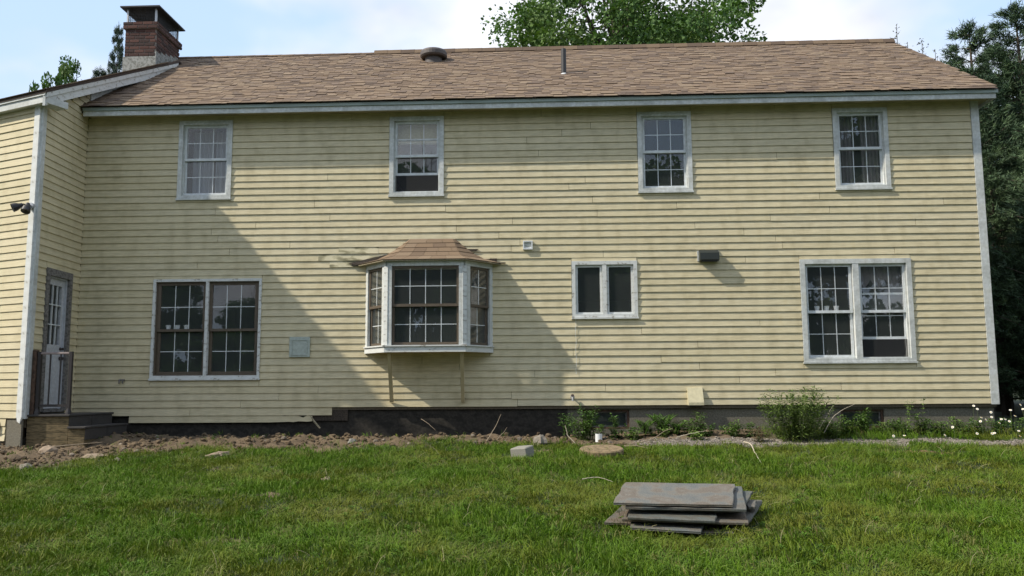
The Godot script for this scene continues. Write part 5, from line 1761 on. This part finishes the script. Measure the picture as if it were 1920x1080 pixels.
func make_plants() -> void:
	var gy := func(x: float, z: float) -> Vector3: return Vector3(x, ground_at(x, z) - 0.01, z)
	var mid := Color(0.105, 0.18, 0.045)
	var deep := Color(0.08, 0.15, 0.04)
	var light := Color(0.15, 0.235, 0.06)
	weed("shrub", "bushy green weed clump with many narrow-leaved stems before the foundation", "shrub", gy.call(3.78, 0.95), 0.84, 0.60, 66, 0.14, 0.026, Color(0.135, 0.20, 0.055), 5, "", 0.034)
	weed("tall_weed", "tall narrow-leaved weed before the left basement window", "weed", gy.call(0.62, 0.42), 0.60, 0.17, 12, 0.15, 0.032, deep, 6, "weeds by the foundation")
	weed("tall_weed", "narrow-leaved weed at the right edge of the left basement window", "weed", gy.call(1.07, 0.42), 0.45, 0.12, 7, 0.14, 0.03, deep, 7, "weeds by the foundation")
	weed("tall_weed", "low dark weed at the end of the tarred foundation", "weed", gy.call(0.30, 0.42), 0.40, 0.13, 8, 0.12, 0.03, deep, 8, "weeds by the foundation")
	weed("tall_weed", "weed standing below the cream dryer hood", "weed", gy.call(2.40, 0.38), 0.38, 0.13, 11, 0.11, 0.03, mid, 9, "weeds by the foundation")
	weed("tall_weed", "narrow-leaved weed before the right basement window", "weed", gy.call(5.05, 0.42), 0.43, 0.12, 9, 0.14, 0.03, mid, 10, "weeds by the foundation")
	weed("tall_weed", "low weed left of the right basement window", "weed", gy.call(4.72, 0.55), 0.34, 0.16, 12, 0.12, 0.03, mid, 11, "weeds by the foundation")
	weed("tall_weed", "small plant growing out of the white pipe", "weed", gy.call(0.77, 0.70) + Vector3(0, 0.1, 0), 0.18, 0.07, 7, 0.10, 0.03, mid, 12, "weeds by the foundation")
	weed("tall_weed", "spreading weed on the gravel right of the ferns", "weed", gy.call(2.27, 0.9), 0.15, 0.16, 12, 0.11, 0.04, light, 13, "weeds by the foundation")
	weed("sapling", "spindly light green sapling rising against the clapboards right of the basement window", "sapling", gy.call(5.65, 0.5), 0.70, 0.08, 3, 0.08, 0.04, light, 14, "", 0.055)
	weed("sapling_shoot", "leafy light green shoot beside the spindly sapling", "sapling", gy.call(5.78, 0.48), 0.66, 0.16, 4, 0.09, 0.045, light, 15, "", 0.07)
	weed("reddish_weed", "dry reddish-brown weed at the left foot of the shrub", "weed", gy.call(3.18, 1.05), 0.26, 0.13, 12, 0.10, 0.016, Color(0.14, 0.085, 0.05), 16)
	weed("tall_weed", "tuft of weeds at the corner of the angled wing", "weed", gy.call(-8.25, 1.95), 0.24, 0.12, 9, 0.13, 0.012, mid, 17, "weeds by the foundation")
	weed("tall_weed", "leafy weed between the ferns and the cream dryer hood", "weed", gy.call(2.12, 0.5), 0.26, 0.16, 10, 0.12, 0.035, mid, 18, "weeds by the foundation")
	weed("tall_weed", "bushy weed at the left end of the concrete foundation", "weed", gy.call(0.50, 0.62), 0.34, 0.2, 14, 0.13, 0.03, mid, 19, "weeds by the foundation")
	weed("tall_weed", "weed just left of the big shrub", "weed", gy.call(2.95, 0.55), 0.28, 0.15, 9, 0.11, 0.03, mid, 20, "weeds by the foundation")
	weed("tall_weed", "weed right of the big shrub, under the dry twigs", "weed", gy.call(4.42, 0.8), 0.3, 0.17, 11, 0.11, 0.03, light, 21, "weeds by the foundation")
	for k in 34:
		var x := 1.05 + 0.19 * k + 0.1 * sin(k * 2.3)
		var z := 0.35 + 0.25 * absf(sin(k * 1.9))
		if absf(x - 3.75) < 0.4:
			continue
		weed("low_weed", ["low mid-green weed", "low pale green weed", "low dark green weed"][k % 3] + " in the fringe " + ("left of the big shrub" if x < 3.75 else ("between the big shrub and the right basement window" if x < 5.5 else "between the right basement window and the house corner")), "weed", gy.call(x, z), 0.17 + 0.14 * absf(sin(k * 3.1)), 0.14, 10, 0.09, 0.035, [mid, light, deep][k % 3], 30 + k, "fringe of low weeds")
	fern("tall fern frond clump before the concrete foundation", gy.call(1.80, 0.45), 0.50, 8, 1)
	fern("smaller fern left of the tall fern", gy.call(1.53, 0.5), 0.36, 8, 2)
	fern("low fern right of the tall fern", gy.call(2.02, 0.55), 0.28, 8, 3)
	# daisies: place of each flower head
	var heads := [[6.83, 0.439, 0.21], [6.82, 0.391, 0.34], [6.80, 0.261, 0.49], [6.72, 0.208, 0.62], [6.57, 0.193, 0.64], [6.88, 0.227, 0.47], [7.00, 0.266, 0.41], [6.21, 0.127, 0.79], [6.06, 0.009, 0.85], [5.42, 0.0, 0.92], [5.21, 0.01, 1.04], [6.81, 0.038, 0.84], [6.73, 0.035, 0.93], [7.00, 0.183, 0.63], [7.06, 0.238, 0.58], [7.17, 0.234, 0.48], [7.16, 0.206, 0.62], [7.29, 0.286, 0.55], [7.55, 0.453, 0.24], [7.51, 0.388, 0.38], [7.31, 0.373, 0.39], [7.24, 0.063, 0.72], [7.08, 0.0, 1.05], [6.53, 0.033, 0.88], [7.02, 0.340, 0.36], [7.62, 0.30, 0.5], [7.7, 0.2, 0.8], [7.45, 0.15, 0.9]]
	var pet := Geo.new()
	for k in 13:
		var a := TAU * k / 13.0
		var d := Vector3(cos(a), 0.1, sin(a))
		var u := d.cross(Vector3.UP).normalized() * 0.005
		pet.quad(d * 0.006 - u * 0.6, d * 0.018 - u, d * 0.022, d * 0.006 + u * 0.6)
		pet.tri(d * 0.006 + u * 0.6, d * 0.022, d * 0.018 + u)
	var petals := pet.mesh()
	var dg := Geo.new()
	dg.lathe(Transform3D(), [Vector2(0.009, -0.004), Vector2(0.009, 0.002), Vector2(0.005, 0.006), Vector2(0.0, 0.007)], 10)
	var disc := dg.mesh()
	var r := RandomNumberGenerator.new()
	r.seed = 90
	for h in heads:
		var foot: Vector3 = gy.call(h[0] + r.randf_range(-0.06, 0.06), h[2] + r.randf_range(-0.05, 0.05))
		var t := thing("daisy", ("tall white daisy rising before the concrete foundation at the right corner" if h[1] > 0.25 else ("knee-low white daisy in the patch at the right corner" if h[1] > 0.1 else "short white daisy low in the grass by the gravel")), "flower", foot, 0.0, "daisies by the right corner")
		var hd := Vector3(h[0], maxf(h[1], foot.y + 0.06), h[2]) - foot
		var s := Geo.new()
		s.tube([Vector3.ZERO, hd * 0.5 + Vector3(0.01, 0.02, 0), hd], [0.003, 0.0025, 0.002], 4)
		obj("stem", s, M.stem, t)
		var lf := Geo.new()
		lf.colored = true
		for k in 6:
			lf.col = mid * r.randf_range(0.8, 1.2)
			leaf_blade(lf, hd * (0.1 + 0.1 * k), Vector3(r.randfn(), 0.5, r.randfn()).normalized(), 0.05, 0.012)
		obj("leaves", lf, M.leaf, t)
		var tilt := Basis.from_euler(Vector3(r.randf_range(0.3, 1.2), 0, r.randf_range(-0.6, 0.6)))
		var p := obj("petals", petals, M.petal, t)
		p.transform = Transform3D(tilt, hd)
		var c := obj("flower_disc", disc, M.yellow_disc, t)
		c.transform = Transform3D(tilt, hd)

# ---------------------------------------------------------------- grass
func tuft_shape(seed_: int, blades: int, height: float, width: float, radius: float, lean: float) -> ArrayMesh:
	var r := RandomNumberGenerator.new()
	r.seed = seed_
	var g := Geo.new()
	g.colored = true
	for k in blades:
		var a := r.randf() * TAU
		var p := Vector3(cos(a), 0, sin(a)) * radius * sqrt(r.randf())
		var b := r.randf() * TAU
		var d := Vector3(cos(b), 0, sin(b)) * lean * r.randf_range(0.3, 1.3)
		var h := height * r.randf_range(0.5, 1.1)
		var u := Vector3(-sin(b), 0, cos(b)) * width * 0.5
		u = u.rotated(Vector3.UP, r.randfn() * 0.8)
		var m := p + Vector3(0, h * 0.6, 0) + d * h * 0.35
		var e := p + Vector3(0, h, 0) + d * h
		e.y -= h * 0.35 * d.length()
		var v := r.randf_range(0.75, 1.25)
		# each blade is one colour from root to tip
		var yellow := r.randf()
		g.col = Color(v * (1.0 + 0.25 * yellow), v, v * 0.9)
		if r.randf() < 0.05:
			g.col = Color(3.2, 1.9, 4.5)     # a dry straw among them
		g.quad(p - u, m - u * 0.85, m + u * 0.85, p + u)
		g.tri(m - u * 0.85, e, m + u * 0.85)
	return g.mesh()

func make_grass() -> void:
	var r := RandomNumberGenerator.new()
	r.seed = 123
	var patch := FastNoiseLite.new()
	patch.seed = 17
	patch.frequency = 0.45
	patch.fractal_octaves = 3
	var places := []
	var z := 0.05
	var n := 0
	while n < 84000:
		n += 1
		var zz := 0.1 + 10.2 * pow(r.randf(), 0.8)
		var half := 0.66 * (14.4 - zz) + 3.2
		var x := r.randf_range(-half, half)
		if zz < 0.0 or (x < -8.0 and zz < 2.6):
			continue
		var b := bareness(x, zz)
		if b > 0.25 and r.randf() < minf(b * 1.15, 0.965):
			continue
		var q := patch.get_noise_2d(x, zz)
		var q2 := patch.get_noise_2d(x * 4.0 + 50.0, zz * 4.0)
		var s := 0.85 + 0.5 * q + 0.35 * q2
		if zz < 1.1 and x > 3.0:
			s *= 1.7
		s = clampf(s, 0.35, 2.0) * r.randf_range(0.6, 1.25)
		var lush := Color(0.092, 0.178, 0.010)
		var dry := Color(0.135, 0.17, 0.02)
		var c := lush.lerp(dry, clampf(0.25 - q * 1.4 + q2 * 0.9, 0.0, 1.0))
		var way := 6.0 * patch.get_noise_2d(x * 1.3 - 30.0, zz * 1.3)
		var comb := Vector3(cos(way), 0, sin(way)).cross(Vector3.UP).normalized()
		var basis := Basis(comb, 0.15 + 0.45 * r.randf()) * Basis(Vector3.UP, r.randf() * TAU).scaled(Vector3(1.0, s, 1.0))
		if q2 < -0.22 and r.randf() < 0.5:
			c = c.lerp(Color(0.21, 0.18, 0.085), r.randf_range(0.2, 0.8))     # dead thatch
		c = c * r.randf_range(0.65, 1.35)
		places.append([Transform3D(basis, Vector3(x, ground_at(x, zz) - 0.008, zz)), c])
	scatter("lawn_grass", "green unmown lawn grass covering the sloping yard", "grass", M.grass, [tuft_shape(1, 15, 0.075, 0.0055, 0.06, 0.75), tuft_shape(2, 14, 0.10, 0.005, 0.07, 1.0), tuft_shape(3, 12, 0.065, 0.0075, 0.06, 0.7), tuft_shape(4, 9, 0.13, 0.006, 0.06, 0.8)], places)
	# small broad-leaved plants between the blades
	var ros := Geo.new()
	ros.colored = true
	for k in 9:
		var a := k * 2.4
		ros.col = Color(1, 1, 1) * (0.8 + 0.05 * k)
		leaf_blade(ros, Vector3(0, 0.02 + 0.004 * k, 0), Vector3(cos(a), 0.45, sin(a)).normalized(), 0.05, 0.024)
	var herbs := []
	for k in 1900:
		var zz := 1.9 + 7.4 * r.randf()
		var half := 0.66 * (14.4 - zz) + 1.0
		var x := r.randf_range(-half, half)
		if bareness(x, zz) > 0.4 or patch.get_noise_2d(x * 1.6 + 9.0, zz * 1.6) < 0.0:
			continue
		var c := Color(0.085, 0.165, 0.02) * r.randf_range(0.7, 1.2)
		herbs.append([Transform3D(Basis(Vector3.UP, r.randf() * TAU).scaled(Vector3.ONE * r.randf_range(0.5, 1.0)), Vector3(x, ground_at(x, zz) + 0.01, zz)), c])
	scatter("lawn_herbs", "small broad-leaved weeds growing between the grass blades", "weeds", M.leaf, [ros.mesh()], herbs)
	# long pale stalks standing out of the lawn
	var stalks := []
	for k in 1100:
		var zz := 1.9 + 7.6 * r.randf()
		var half := 0.66 * (14.4 - zz) + 1.0
		var x := r.randf_range(-half, half)
		if bareness(x, zz) > 0.3:
			continue
		var lean := r.randf_range(0.1, 1.0)
		var basis := Basis(Vector3.UP, r.randf() * TAU) * Basis(Vector3.RIGHT, lean)
		var c := Color(0.36, 0.33, 0.18) if r.randf() < 0.3 else Color(0.17, 0.25, 0.06)
		stalks.append([Transform3D(basis.scaled(Vector3(1, r.randf_range(0.5, 1.1), 1)), Vector3(x, ground_at(x, zz), zz)), c])
	var sg := Geo.new()
	sg.colored = true
	sg.tube([Vector3.ZERO, Vector3(0.006, 0.06, 0.004), Vector3(0.004, 0.11, 0.02), Vector3(0.0, 0.15, 0.05)], [0.0026, 0.0026, 0.002, 0.0008], 4)
	scatter("grass_stalks", "scattered long pale grass stalks standing out of the lawn", "grass", M.grass, [sg.mesh()], stalks)
